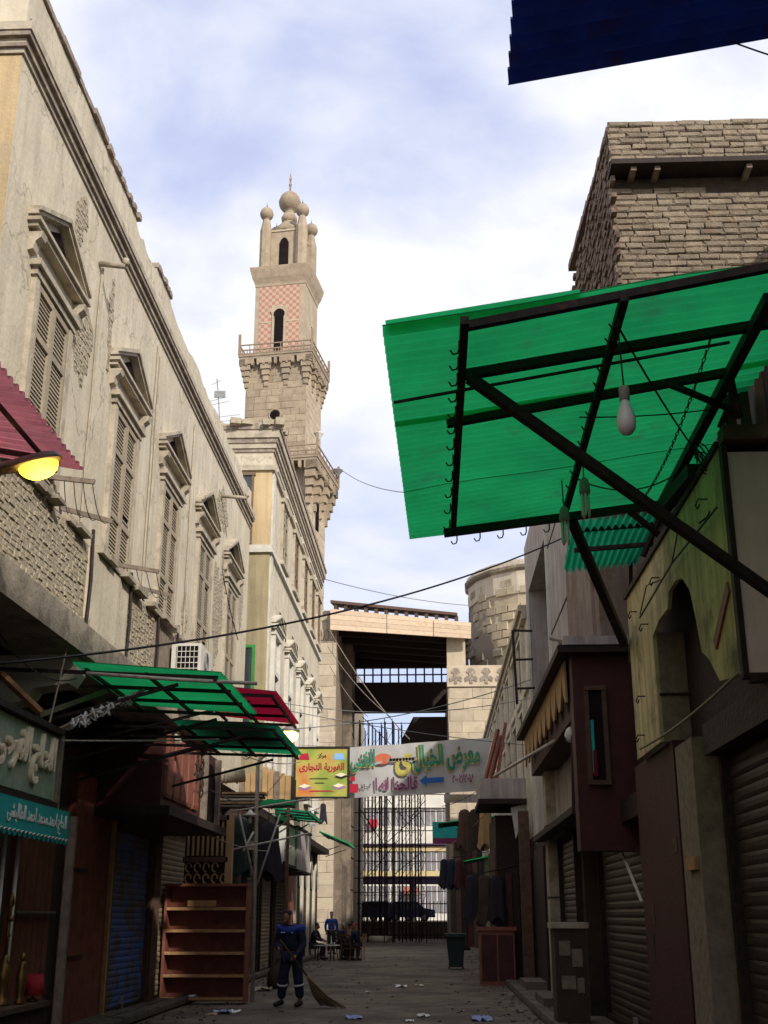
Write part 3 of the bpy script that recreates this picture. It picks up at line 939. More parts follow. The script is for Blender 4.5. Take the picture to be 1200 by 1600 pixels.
MB().tube([p0 - ax * .13 - vv * .03, p0 - ax * .09 - vv * .035, p0 - ax * .0 - vv * .035, p0 + ax * .04 - vv * .03], .028, 8).build('lamp_tube', 'lamp_bulb', sl, smooth=True)
MB().tube([p0 - ax * .55 + vv * .04, p0 - ax * 1.0, V(-5.0, 8.5, 4.6)], .035, 8).build('arm', 'steel', sl, smooth=True)

# clothes racks
for (bars, lab) in ((((75, 745, 148, 753), (80, 790, 176, 815)), 'wooden clothes rack with drooping lines under the first window'),
                    (((170, 880, 248, 893), (205, 915, 268, 931)), 'wooden clothes rack with drooping lines under the second window')):
    ends = []
    cr = None
    for (a, b, c, d) in bars:
        p = at(a, b, X=LX); q = at(c, d, Y=p.y - .05)
        if cr is None: cr = root('clothes_rack', lab, 'clothes rack', p)
        MB().beam(p, q, .045, .06).build('bar', 'wood_grey', cr)
        ends.append((p, q))
    for i in range(4):
        t = .35 + .2 * i
        MB().tube(sagline(ends[0][0].lerp(ends[0][1], t), ends[1][0].lerp(ends[1][1], t), .22, 8), .006, 4).build('line', 'cable', cr)

# air conditioner on the balcony
ac = root('air_conditioner', 'white air conditioner with a dark square grille on the balcony wall', 'air conditioner', (-3.95, 18.6, 5.1))
MB().bx(-4.09, -3.62, 18.2, 19.1, 5.12, 5.66).build('case', 'ac_white', ac)
MB().bx(-4.0, -3.66, 18.19, 18.2, 5.16, 5.62).build('grille_back', 'void', ac)
gr = MB()
for i in range(6): gr.bx(-4.0 + i * .067, -3.992 + i * .067, 18.175, 18.188, 5.16, 5.62)
for i in range(6): gr.bx(-4.0, -3.66, 18.17, 18.175, 5.16 + i * .09, 5.172 + i * .09)
gr.build('grille', 'ac_white', ac)
fan = MB()
for i in range(5):
    rr = .06 + i * .035
    fan.tube([V(-3.615, 18.65 + rr * math.cos(t), 5.39 + rr * math.sin(t)) for t in [k * math.pi / 10 for k in range(21)]], .006, 4)
fan.build('fan_guard', 'plastic_grey', ac)
MB().beam((-4.1, 18.3, 5.1), (-3.6, 18.3, 5.1), .03).beam((-4.1, 19.0, 5.1), (-3.6, 19.0, 5.1), .03).build('bracket', 'steel', ac)

# ================================================================== LEFT AWNINGS
def flat_awning(name, label, x0, x1, y0, y1, z0, z1, mm, nw, wallx, bars=4):
    """sheet from the wall side (x0,z0) to the street side (x1,z1), ridges running outwards"""
    r = root(name, label, 'awning', ((x0 + x1) / 2, (y0 + y1) / 2, min(z0, z1)))
    MB().sheet((x0, y0, z0), (x1 - x0, 0, z1 - z0), (0, y1 - y0, 0), nw, .018).build('sheet', mm, r)
    for i in range(bars):
        y = y0 + .08 + (y1 - y0 - .16) * i / (bars - 1)
        MB().beam((wallx, y, z0 - .04), (x1 - .05, y, z1 - .04), .04).build('rafter', 'steel', r)
    for t in (.1, .5, .96):
        x, z = x0 + (x1 - x0) * t, z0 + (z1 - z0) * t - .075
        MB().beam((x, y0, z), (x, y1, z), .035).build('purlin', 'steel', r)
    for y in (y0 + .15, y1 - .15):
        MB().beam((wallx, y, z0 - .9), (x0 + (x1 - x0) * .7, y, z1 - .1), .035).build('strut', 'steel', r)
    return r
flat_awning('green_awning', 'wide green plastic awning below the air conditioner', -4.05, -2.35, 13.0, 15.8, 4.30, 4.16, 'green_sheet', 26, -5.3)
flat_awning('crimson_awning', 'crimson plastic awning between two green ones', -3.4, -2.12, 16.0, 18.8, 4.62, 4.48, 'crimson_sheet', 26, -5.3)
flat_awning('green_awning', 'smaller green plastic awning below the crimson one', -3.6, -2.12, 16.3, 19.3, 4.16, 4.06, 'teal_sheet', 26, -5.3)
flat_awning('green_awning', 'dull green awning under the colourful poster sign', -4.8, -3.4, 33.5, 37.0, 4.45, 4.3, 'teal_sheet', 26, -4.9)
flat_awning('green_awning', 'small bright green awning at the shaded stone pier', -4.9, -3.6, 52.0, 55.5, 5.0, 4.5, 'green_sheet', 20, -4.9)

# rail in front of the first green awning, with rope-wrapped pole
rl = MB()
rl.tube([at(135, 1052, Y=12.9), at(280, 1062, Y=13.0), at(402, 1068, Y=13.1)], .022, 6)
rl.build('curtain_rail', 'pipe_white', None, smooth=True, label='pale metal rail along the front of the wide green awning', cat='rail', loc=(-3, 13, 4.2))
rp_ = root('wrapped_pole', 'slanting pole wrapped in torn white rags below the wide green awning', 'pole', at(90, 1140, Y=12.7))
a, b = at(90, 1140, Y=12.7), at(225, 1078, Y=13.4)
MB().tube([a, b], .02, 6).build('pole', 'wood_grey', rp_)
rg = MB()
for i in range(46):
    t = rnd.uniform(.12, .97)
    c = a.lerp(b, t)
    rg.tube([c + V(rnd.uniform(-.05, .05), 0, rnd.uniform(.0, .05)), c + V(rnd.uniform(-.06, .06), rnd.uniform(-.04, .04), rnd.uniform(-.05, .03)), c + V(rnd.uniform(-.08, .08), 0, rnd.uniform(-.1, -.02))], rnd.uniform(.006, .016), 5)
rg.build('rag', 'cloth_white', rp_, smooth=True)
MB().tube(sagline(at(88, 1157, Y=12.6), at(342, 1155, Y=14.5), .01, 20), .010, 6).build('rope', 'rope', None, label='pale twisted rope stretched level under the wide green awning', cat='rope', loc=(-4, 13, 3.6))
lean = root('leaning_board', 'orange brown timber leaning on the big green sign', 'board', at(60, 1110, Y=12.6))
MB().beam(at(0, 1052, Y=12.3), at(62, 1112, Y=12.7), .10, .05).build('board', 'wood_edge', lean)
MB().beam(at(60, 1118, Y=12.9), at(165, 1080, Y=14.0), .05).build('batten', 'wood_grey', lean)

# white pipe frame of a folded street stall
sf = root('stall_frame', 'white pipe frame of a street stall right of the shelf unit', 'stall frame', (-3.2, 24.3, 0))
pt = at(403, 1185, Y=24.4)
MB().tube([V(pt.x + .05, 24.4, 0), V(pt.x, 24.4, pt.z - .12), V(pt.x + .05, 24.4, pt.z), V(pt.x + .2, 24.4, pt.z + .1)], .04, 8).build('upright', 'pipe_white', sf, smooth=True)
for (a, b) in (((362, 1268), (485, 1248)), ((365, 1327), (484, 1302)), ((438, 1272), (398, 1392)), ((374, 1272), (398, 1380)), ((380, 1330), (396, 1300))):
    MB().tube([at(*a, Y=24.3), at(*b, Y=24.6)], .022, 6).build('cross_pipe', 'pipe_white', sf, smooth=True)
MB().tube([at(385, 1172, Y=24.4) + V(.12 * math.cos(t), 0, .18 * math.sin(t)) for t in [math.pi + k * math.pi / 8 for k in range(9)]], .016, 6).build('hook_ring', 'pipe_white', sf)
def lantern(label, px, py, Y, s, lit, group=None):
    p = at(px, py, Y=Y)
    r = root('hanging_lantern', label, 'lantern', p, group)
    MB().lathe([(.16 * s, 0), (.17 * s, .015 * s), (.05 * s, .09 * s), (.03 * s, .13 * s), (.012 * s, .14 * s)], p, 14).build('cap', 'plastic_grey' if lit else 'ac_white', r, smooth=True)
    MB().tube([p + V(0, 0, .14 * s), p + V(0, 0, .55 * s)], .006, 5).build('cord', 'cable', r)
    if lit:
        for k in range(4):
            a = k * math.pi / 2 + .5
            MB().lathe([(.01, 0), (.05 * s, -.03 * s), (.055 * s, -.08 * s), (.03 * s, -.13 * s), (.002, -.15 * s)], p + V(.09 * s * math.cos(a), .09 * s * math.sin(a), 0), 10).build('bulb', 'lantern_glow', r, smooth=True)
        MB().lathe([(.01, 0), (.05 * s, -.05 * s), (.06 * s, -.15 * s), (.04 * s, -.2 * s), (.002, -.22 * s)], p, 10).build('bulb', 'lantern_glow', r, smooth=True)
    else:
        MB().lathe([(.01, 0), (.035 * s, -.05 * s), (.04 * s, -.14 * s), (.002, -.17 * s)], p, 10).build('bulb', 'bulb', r, smooth=True)
lantern('lit brass lantern with glowing bulbs right of the small green awning', 453, 1143, 19.6, 1.0, True)
lantern('unlit white lantern hanging left of the white pipe frame', 391, 1275, 24.2, .9, False)

# ================================================================== CREAM HOUSE (left, second)
X2 = -4.4
H2 = root('cream_house', 'cream house with deep cornice and pale framed windows before the minaret', 'house', (X2, 41, 0))
MB().bx(-11, X2, 30.92, 45.6, 4.2, 13.4).build('wall', 'plaster', H2)
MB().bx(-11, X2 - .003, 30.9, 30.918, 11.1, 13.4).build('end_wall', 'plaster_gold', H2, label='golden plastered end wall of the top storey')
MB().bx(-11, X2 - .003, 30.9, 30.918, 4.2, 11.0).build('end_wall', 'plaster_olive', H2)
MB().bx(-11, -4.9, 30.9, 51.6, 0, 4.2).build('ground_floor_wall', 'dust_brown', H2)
MB().bx(-4.9, -4.42, 31.0, 51.6, 4.0, 4.2).build('lintel', 'wood_dark', H2)
MB().bx(-11, X2 + .09, 30.81, 45.6, 11.0, 11.12).bx(-11, X2 + .05, 30.85, 45.6, 11.12, 11.22).build('string_course', 'white_paint', H2)
for (z0, z1, p, mm) in ((13.4, 13.55, .08, 'trim'), (13.55, 13.95, .02, 'plaster'), (13.95, 14.05, .06, 'mould_dark'), (14.05, 14.2, .10, 'trim'), (14.2, 14.34, .14, 'mould_dark'), (14.34, 14.58, .19, 'trim'), (14.58, 14.70, .23, 'mould_dark')):
    MB().bx(-11, X2 + p, 30.9 - p, 45.6 + p * .5, z0, z1).build('cornice_band', mm, H2)
for i in range(6):
    MB().bx(X2 + .02, X2 + .10, 31.5 + i * 2.3, 33.1 + i * 2.3, 13.6, 13.66).build('frieze_bead', 'trim_pale', H2)
rb = MB()
for i in range(70):
    x, y = rnd.uniform(-7.2, X2 + .3), rnd.uniform(30.6, 31.6)
    s = rnd.uniform(.05, .16)
    rb.obox((x, y, 14.70 + s * .5), V(s, s * .3, 0), V(-s * .3, s, 0), V(0, 0, s * rnd.uniform(.4, .9)))
rb.build('roof_rubble', 'rubble', H2, kind='stuff')
MB().bx(-11, -5.3, 31.3, 40, 14.70, 15.0).build('roof_parapet', 'plaster', H2)
# pilaster strips on the corner
MB().bx(X2, X2 + .05, 31.0, 31.45, 11.24, 13.39).bx(X2, X2 + .04, 31.0, 31.4, 4.3, 10.98).build('pilaster', 'trim_pale', H2)
for i, c in enumerate((33.7, 36.7, 39.6, 42.2, 44.5)):
    f = MB()
    f.bx(X2, X2 + .08, c - .68, c - .56, 11.4, 13.2).bx(X2, X2 + .08, c + .56, c + .68, 11.4, 13.2).bx(X2, X2 + .12, c - .75, c + .75, 13.2, 13.32).bx(X2, X2 + .12, c - .75, c + .75, 11.28, 11.4)
    w = f.build('window', 'trim', H2)
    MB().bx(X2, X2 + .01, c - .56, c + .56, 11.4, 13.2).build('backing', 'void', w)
    for a, b in ((c - .555, c - .01), (c + .01, c + .555)):
        shutter_leaf(H2, a, b, 11.42, 13.18, X2 + .012, False, 'shutter_brown' if i > 0 else 'shutter_wood', .06)
for i, c in enumerate((32.35, 35.5, 38.6, 41.6, 44.4)):
    f = MB()
    f.bx(X2, X2 + .12, c - .66, c - .5, 5.3, 8.9).bx(X2, X2 + .12, c + .5, c + .66, 5.3, 8.9).bx(X2, X2 + .14, c - .7, c + .7, 8.9, 9.02).bx(X2, X2 + .1, c - .5, c + .5, 7.85, 8.0).bx(X2, X2 + .16, c - .72, c + .72, 5.16, 5.3)
    w = f.build('window', 'white_paint', H2)
    MB().bx(X2, X2 + .02, c - .5, c + .5, 5.3, 7.85).build('pane', 'glass', w)
    MB().bx(X2, X2 + .03, c - .5, c + .5, 8.0, 8.9).build('transom_panel', 'trim_pale', w)
    MB().bx(X2 + .02, X2 + .05, c - .03, c + .03, 5.3, 7.85).bx(X2 + .02, X2 + .048, c - .5, c + .5, 6.5, 6.56).build('mullion', 'green_paint' if i % 2 == 0 else 'white_paint', w)
    p = MB()
    pediment(p, c, .86, 9.05, 9.6, X2, .22, .11)
    p.build('pediment', 'trim_pale', H2)
    MB().prism([(c - .7, 9.18), (c + .7, 9.18), (c, 9.5)], (X2, 0, 0), EY, EZ, (.02, 0, 0)).build('tympanum', 'trim', w)
    MB().tube([V(X2 + .02, c + .9, 9.9), V(X2 + .02, c + 2.4, 9.9), V(X2 + .02, c + 2.4, 9.2), V(X2 + .1, c + 1.8, 9.1)], .015, 4).build('conduit', 'steel', H2)
# end windows
w = MB().bx(-5.40, -5.32, 30.84, 30.9, 11.25, 13.25).bx(-4.96, -4.90, 30.84, 30.9, 11.25, 13.25).bx(-5.45, -4.86, 30.82, 30.9, 13.25, 13.33).build('window', 'shutter_brown', H2, label='tall dark window in the golden end wall')
MB().bx(-5.32, -4.96, 30.87, 30.9, 11.25, 13.25).build('pane', 'glass', w)
for i in range(3): MB().bx(-5.32, -4.96, 30.855, 30.869, 11.7 + i * .45, 11.74 + i * .45).build('glazing_bar', 'shutter_brown', w)
w = MB().bx(-5.1, -4.98, 30.84, 30.9, 5.6, 8.35).bx(-4.78, -4.70, 30.84, 30.9, 5.6, 8.35).bx(-5.1, -4.70, 30.84, 30.9, 8.35, 8.43).build('window', 'green_paint', H2, label='narrow green framed window in the olive end wall')
MB().bx(-4.98, -4.78, 30.87, 30.9, 5.6, 8.35).build('pane', 'glass', w)
# shop fronts below
roller(H2, 31.4, 33.6, .14, 2.9, -4.88, 1, 'roller_grey')
roller(H2, 34.2, 36.6, .14, 2.9, -4.88, 1, 'roller_beige')
roller(H2, 37.2, 40.0, .14, 3.0, -4.88, 1, 'roller_grey', guide='wood_mid')
MB().bx(-4.88, -4.80, 40.3, 42.2, .14, 3.2).build('door', 'wood_red', H2)
for i in range(4):
    y = 42.8 + i * 2.2
    op = [(y + .18, .14), (y + 1.85, .14), (y + 1.85, 2.6), (y + 1.6, 3.1), (y + 1.02, 3.75), (y + .43, 3.1), (y + .18, 2.6)]
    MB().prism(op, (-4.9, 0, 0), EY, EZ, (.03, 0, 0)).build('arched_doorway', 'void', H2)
    MB().bx(-4.88, -4.78, y - .1, y + .17, .14, 3.3).build('column', 'trim_pale', H2)
    fr = MB()
    for s in (-1, 1):
        fr.beam(V(-4.84, y + 1.02 + s * .83, 2.6), V(-4.84, y + 1.02 + s * .58, 3.12), .07)
        fr.beam(V(-4.84, y + 1.02 + s * .58, 3.12), V(-4.84, y + 1.02, 3.8), .07)
    fr.build('arch_rib', 'trim_pale', H2)
    MB().bx(-4.87, -4.83, y + .4, y + 1.6, .14, 2.5).build('door_leaf', 'wood_mid', H2)
for (ya, yb, z0, z1, mm, lab) in ((34.0, 36.0, 2.95, 4.0, 'ac_white', 'plain white sign box over the shops under the poster'), (36.6, 40.6, 2.9, 4.1, 'house_white', 'long dirty cream sign box over the arched doorways')):
    b = root('sign_box', lab, 'sign', (-4.5, ya, z0))
    MB().bx(-4.88, -4.1, ya, yb, z0, z1).build('case', mm, b)
    MB().bx(-4.9, -4.05, ya - .04, yb + .04, z0 - .07, z0).bx(-4.9, -4.05, ya - .04, yb + .04, z1, z1 + .05).build('frame', 'wood_dark', b)
def drape(p, w, h, mm, parent, seed, n=28):
    """a garment hung by its shoulders: folds fan out downwards, hem uneven"""
    r = random.Random(seed)
    ph = [r.uniform(0, 6.28) for _ in range(3)]
    mb = MB()
    rows = [(0, .12), (.03, .55), (.1, .8), (.35, .78), (.7, .9), (1.0, 1.0)]
    for fz, fw2 in rows:
        for j in range(n):
            a = 2 * math.pi * j / n
            fold = 1 + fz * (.22 * math.sin(5 * a + ph[0]) + .15 * math.sin(9 * a + ph[1]))
            hem = .1 * h * math.sin(3 * a + ph[2]) * (fz == 1.0)
            mb.v.append(p + V(w / 2 * fw2 * math.cos(a) * fold, w * .2 * fw2 * math.sin(a) * fold, -h * fz + hem))
    for i in range(len(rows) - 1):
        for j in range(n): mb.f.append((i * n + j, (i + 1) * n + j, (i + 1) * n + (j + 1) % n, i * n + (j + 1) % n))
    return mb.build('cloth', mm, parent, smooth=True)
# goods hung in front of the shops
for i, (px, py, Y, s, mm, lab) in enumerate(((487, 1262, 41, .5, 'cloth_white', 'white cloth bundle hanging under the poster sign'), (505, 1255, 43, .6, 'cloth_dark', 'dark cloth bundle hanging beside the white bundle'),
                                  (425, 1230, 30, .45, 'board_tan', 'tan bundle hanging above the white pipe frame'), (445, 1345, 33, .4, 'wood_dark', 'dark sack hanging below the white sign box'))):
    p = at(px, py, Y=Y)
    q = root('hanging_bundle', lab, 'bundle', p, 'goods hung before the shops')
    drape(p, .42 * s, 1.1 * s, mm, q, i)
    MB().tube([p + V(0, 0, .5), p - V(0, 0, .05)], .01, 5).build('cord', 'cable', q)

# television aerial on the cream house
p = at(348, 655, Y=32.2)
an = root('television_aerial', 'thin television aerial on the roof of the cream house', 'aerial', p)
top = at(339, 592, Y=32.2)
MB().tube([V(p.x, p.y, 14.7), top], .018, 5).build('mast', 'alu', an)
for i, t in enumerate((.25, .33, .55, .62, .9)):
    c = V(p.x, p.y, 14.9).lerp(top, t)
    L = (.45, .6, .3, .25, .12)[i]
    MB().tube([c - V(L, .2, .08), c + V(L, -.1, .1)], .008, 4).build('element', 'alu', an)
MB().bx(top.x - .05, top.x + .28, 32.15, 32.2, top.z - .62, top.z - .42).build('reflector', 'alu', an)

# ================================================================== MINARET
FR = at(479, 592, Y=67.7)
ROT = -R(8)
hw2 = 1.98
off = Matrix.Rotation(ROT, 3, 'Z') @ V(hw2, -hw2, 0)
mc = V(FR.x - off.x, FR.y - off.y, 0)
MN = root('minaret', 'tall square stone minaret with chequered top storey and bulb finials', 'minaret', mc, rotz=ROT, local=True)
zf = lambda y: at(482, y, Y=67.7).z
zB2, zB1, zC0, zC1 = zf(722), zf(552), zf(436), zf(410)
hw1, hwT = 2.3, 1.68
MB().bx(-hw1, hw1, -hw1, hw1, 0, zB2).build('lower_shaft', 'stone_base', MN)
MB().bx(-hw2, hw2, -hw2, hw2, zB2, zB1).build('middle_shaft', 'stone_base', MN)
MB().bx(-hwT, hwT, -hwT, hwT, zB1, zC0).build('upper_shaft', 'stone_white', MN)
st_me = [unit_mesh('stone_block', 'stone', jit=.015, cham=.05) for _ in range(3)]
zh = zf(645)
def hole(a, b): return math.hypot(a - hw2, b - (zh - zB2)) < .52
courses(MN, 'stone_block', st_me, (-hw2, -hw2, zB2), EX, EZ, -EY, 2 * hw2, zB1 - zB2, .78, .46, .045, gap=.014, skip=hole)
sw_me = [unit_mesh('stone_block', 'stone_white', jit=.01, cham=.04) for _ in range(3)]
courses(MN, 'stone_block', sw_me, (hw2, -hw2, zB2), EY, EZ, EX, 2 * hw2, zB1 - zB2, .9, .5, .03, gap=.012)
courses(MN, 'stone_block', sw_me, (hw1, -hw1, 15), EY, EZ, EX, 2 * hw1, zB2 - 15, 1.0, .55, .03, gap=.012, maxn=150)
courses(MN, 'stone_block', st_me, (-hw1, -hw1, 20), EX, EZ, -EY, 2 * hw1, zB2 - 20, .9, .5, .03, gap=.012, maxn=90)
hl = MB()
for k in range(24):
    a0, a1 = 2 * math.pi * k / 24, 2 * math.pi * (k + 1) / 24
    hl.add([(.30 * math.cos(a0), -hw2 - .085, zh + .30 * math.sin(a0)), (.30 * math.cos(a1), -hw2 - .085, zh + .30 * math.sin(a1)), (0, -hw2 - .083, zh)], [(0, 1, 2)])
hl.build('round_opening', 'void', MN)
rg = MB().tube([V(.38 * math.cos(t), -hw2 - .03, zh + .38 * math.sin(t)) for t in [k * math.pi / 14 for k in range(29)]], .06, 6)
rg.build('opening_rim', 'stone', MN)
# chequered faces with slit windows
cz0, cz1 = zB1 + .3, zC0 - .25
def slit(cx, z0, z1, w, face, name='slit_window'):
    poly = [(-w, z0), (w, z0), (w, z1 - 2.2 * w)] + [(w * 1.25 * math.cos(t), z1 - w * 1.4 + w * 1.3 * math.sin(t)) for t in [i * math.pi / 8 for i in range(9)]] + [(-w, z1 - 2.2 * w)]
    fr = [(a * 1.6, z0 - .02 if b == z0 else b + .25) for a, b in poly]
    if face == 'f':
        O, u, n = V(cx, -hwT - .035, 0), EX, V(0, -.06, 0)
    else:
        O, u, n = V(hwT + .01, cx, 0), EY, V(.05, 0, 0)
    q = MB().prism(fr, O, u, EZ, n).build(name, 'stone_white', MN)
    MB().prism(poly, O + n, u, EZ, n * .25).build('opening', 'void', q)
MB().bx(-hwT + .42, hwT - .42, -hwT - .03, -hwT, cz0, cz1).build('chequer_panel', 'chequer', MN)
MB().bx(-hwT + .30, hwT - .30, -hwT - .02, -hwT - .001, cz0 - .12, cz1 + .12).build('panel_border', 'chequer', MN)
slit(0, zB1 + .05, zB1 + (zC0 - zB1) * .66, .30, 'f')
slit(0, zB1 + (zC0 - zB1) * .35, zB1 + (zC0 - zB1) * .55, .12, 'r')
MB().bx(-hwT + .42, hwT - .42, -hwT - .05, -hwT - .031, cz0 + (cz1 - cz0) * .47, cz0 + (cz1 - cz0) * .47 + .09).build('panel_rail', 'stone_white', MN)
# flared cornice
zz = [zC0 - .1, zC0 + .1, zC0 + .5, zC1 - .14, zC1]
ww = [hwT + .03, hwT + .05, hwT + .2, hwT + .34, hwT + .36]
cn = MB()
for i in range(4):
    a, b, c, d = ww[i], ww[i + 1], zz[i], zz[i + 1]
    cn.add([(-a, -a, c), (a, -a, c), (a, a, c), (-a, a, c), (-b, -b, d), (b, -b, d), (b, b, d), (-b, b, d)], [(0, 1, 5, 4), (1, 2, 6, 5), (2, 3, 7, 6), (3, 0, 4, 7)] + ([(4, 5, 6, 7)] if i == 3 else []))
cn.build('cornice', 'stone', MN)
# balconies on muqarnas
def muq_balcony(z, hw, hws, drop, tall):
    MB().bx(-hw, hw, -hw, hw, z, z + .16).bx(-hw - .05, hw + .05, -hw - .05, hw + .05, z + .16, z + .3).build('balcony_floor', 'stone', MN)
    steps = 5
    for side in range(4):
        Rm = Matrix.Rotation(side * math.pi / 2, 3, 'Z')
        npen = 4
        for k in range(npen):
            t = -1 + 2 * k / (npen - 1)
            mb = MB()
            for q in range(steps):
                f0 = q / steps
                z0 = z - drop * (1 - f0); z1 = z - drop * (1 - (q + 1) / steps)
                out = hws + (hw - hws) * ((q + 1) / steps) ** .9
                wd = .10 + .30 * ((q + 1) / steps) ** 1.4
                cx = t * (hws + (hw - hws) * (q + 1) / steps - wd)
                P = [(cx - wd, -out, z0 + .04), (cx + wd, -out, z0 + .04), (cx + wd, -hws, z0), (cx - wd, -hws, z0), (cx - wd, -out, z1), (cx + wd, -out, z1), (cx + wd, -hws, z1), (cx - wd, -hws, z1)]
                mb.add([Rm @ V(*p) for p in P], [(3, 2, 1, 0), (0, 1, 5, 4), (1, 2, 6, 5), (3, 0, 4, 7), (4, 5, 6, 7)])
            mb.build('muqarnas_corbel', 'stone', MN)
        nb = 13
        for k in range(nb):
            cx = -hw + .12 + (2 * hw - .24) * k / (nb - 1)
            P = [(0, z - .42), (.05, z - .45), (.09, z - .3), (.1, z), (-.1, z), (-.09, z - .3), (-.05, z - .45)]
            mb = MB().prism(P, (cx, -hw + .01, 0), EX, EZ, (0, .28, 0))
            mb.v = [Rm @ p for p in mb.v]
            mb.build('muqarnas_bracket', 'stone', MN)
        rb = MB()
        for h in (.62, .98): rb.beam((-hw, -hw, z + h), (hw, -hw, z + h), .07, .07)
        rb.beam((-hw, -hw, z + .36), (hw, -hw, z + .36), .06)
        for k in range(23):
            x = -hw + .1 + (2 * hw - .2) * k / 22
            rb.beam((x, -hw, z + .36), (x, -hw, z + .62), .05)
        for k in range(8):
            x = -hw + 2 * hw * k / 7
            rb.beam((x, -hw, z + .3), (x, -hw, z + .98), .05)
        rb.v = [Rm @ p for p in rb.v]
        rb.build('balustrade', 'rail_wood', MN)
        ps = Rm @ V(-hw, -hw, 0)
        MB().bx(ps.x - .07, ps.x + .07, ps.y - .07, ps.y + .07, z + .3, z + tall).build('corner_post', 'rail_wood', MN)
muq_balcony(zB1 - .25, 2.38, hw2, 1.9, 1.75)
muq_balcony(zB2 - .25, 3.0, hw1, 2.6, 1.75)
# lantern pavilion with five bulbs
zL = zC1
zt = zf(346)
lp = 1.12
MB().bx(-lp, lp, -lp, lp, zL, zt).build('pavilion', 'stone', MN)
MB().bx(-lp - .06, lp + .06, -lp - .06, lp + .06, zt, zt + .15).build('pavilion_band', 'stone_white', MN)
MB().lathe([(lp * 1.1, zt + .15), (lp * .95, zt + .6), (.62, zt + 1.1), (.48, zt + 1.3), (.5, zt + 1.5)], (0, 0, 0), 12).build('pavilion_dome', 'stone', MN, smooth=True)
op = [(-.32, zL + .15), (.32, zL + .15), (.32, zL + 2.2), (.18, zL + 2.5), (0, zL + 2.62), (-.18, zL + 2.5), (-.32, zL + 2.2)]
MB().prism(op, (0, -lp - .03, 0), EX, EZ, (0, .02, 0)).build('arched_opening', 'void', MN)
MB().prism([(a * .35, zL + .7 + (b - zL) * .4) for a, b in op], (lp + .01, 0, 0), EY, EZ, (.02, 0, 0)).build('arched_opening', 'void', MN)
def bulb(c, r, name='bulb_finial'):
    pr = [(r * .42, -.35 * r), (r * .5, -.05 * r), (r * .42, .05 * r)] + [(r * math.sin(t) * (1 if t < 1.6 else .97), r * (1.12 - 1.08 * math.cos(t))) for t in [.42 + i * .235 for i in range(12)]]
    o = MB().lathe(pr, c, 18).build(name, 'stone', MN, smooth=True)
    zt_ = c[2] + r * 2.18
    MB().lathe([(.05, 0), (.03, r * .25), (.06, r * .32), (.03, r * .42), (.02, r * .75), (.0, r * .95)], (c[0], c[1], zt_ - .03), 8).build('crescent', 'mould_dark', o)
    return o
tw = .40
for sx in (-1, 1):
    for sy in (-1, 1):
        c = (sx * (lp + .12), sy * (lp + .12))
        h = zf(334) - zL
        MB().lathe([(tw, zL), (tw, zL + h * .86), (tw * .72, zL + h), (tw * .62, zL + h + .3)], (c[0], c[1], 0), 8, rot=math.pi / 8).build('turret', 'stone', MN)
        bulb((c[0], c[1], zL + h + .3), .46)
zz_ = zt + 1.5
MB().lathe([(.5, zz_ - .2), (.56, zz_ + .2), (.4, zz_ + .5)], (0, 0, 0), 14).build('collar', 'stone', MN, smooth=True)
cb_ = bulb((0, 0, zz_ + .6), .76)
MB().lathe([(.09, 0), (.06, .5), (.12, .7), (.05, .85), (.09, 1.15), (.02, 1.6)], (0, 0, zz_ + .6 + .76 * 2.1), 8).build('spire', 'mould_dark', cb_)
# loudspeakers on the lower gallery
ls_ = V(3.0, 2.6, zB2 + .5)
MB().lathe([(.06, 0), (.1, .2), (.38, .55), (.40, .6)], (ls_.x, ls_.y, ls_.z), 14).build('loudspeaker', 'plastic_grey', MN, smooth=True)
MB().lathe([(.06, 0), (.1, .2), (.3, .5), (.32, .55)], (3.0, -2.7, zB2 + 1.0), 14).build('loudspeaker', 'ac_white', MN, smooth=True)
# arched window low on the right face
aw = [(-.35, 24.2), (.35, 24.2), (.35, 26.2), (.2, 26.6), (0, 26.8), (-.2, 26.6), (-.35, 26.2)]
MB().prism(aw, (hw1 + .055, 0, 0), EY, EZ, (.03, 0, 0)).build('arched_window', 'void', MN)

# ================================================================== MOSQUE WALL, TIMBER ROOF, MAUSOLEUM
MQ = root('mosque', 'pale stone mosque wall below the minaret beside the dark passage', 'mosque', (-8, 65, 0))
MB().bx(-18, -5.32, 65, 92, 0, 17.9).build('wall', 'stone_base', MQ)
courses(MQ, 'stone_block', sw_me, (-8.2, 65, 0), EX, EZ, -EY, 2.88, 17.9, 1.3, .62, .05, gap=.014, maxn=120)
for i in range(5):
    MB().tube([V(-6.7 + i * .27, 64.9, 16.2), V(-6.62 + i * .27, 64.88, 16.5), V(-6.7 + i * .27, 64.9, 16.8)], .07, 6).build('carved_bracket', 'stone', MQ)
MB().bx(-5.30, -4.75, 69.8, 72.2, 0, 17.3).build('pier', 'stone_shaded', MQ)
MB().bx(-5.32, -4.95, 66, 69.8, 0, 4.2).build('pier_base', 'stone_shaded', MQ)
for i in range(9):
    MB().bx(-4.76, -4.72, 69.82, 72.18, 1.2 + i * 1.75, 1.24 + i * 1.75).build('pier_joint', 'void', MQ)

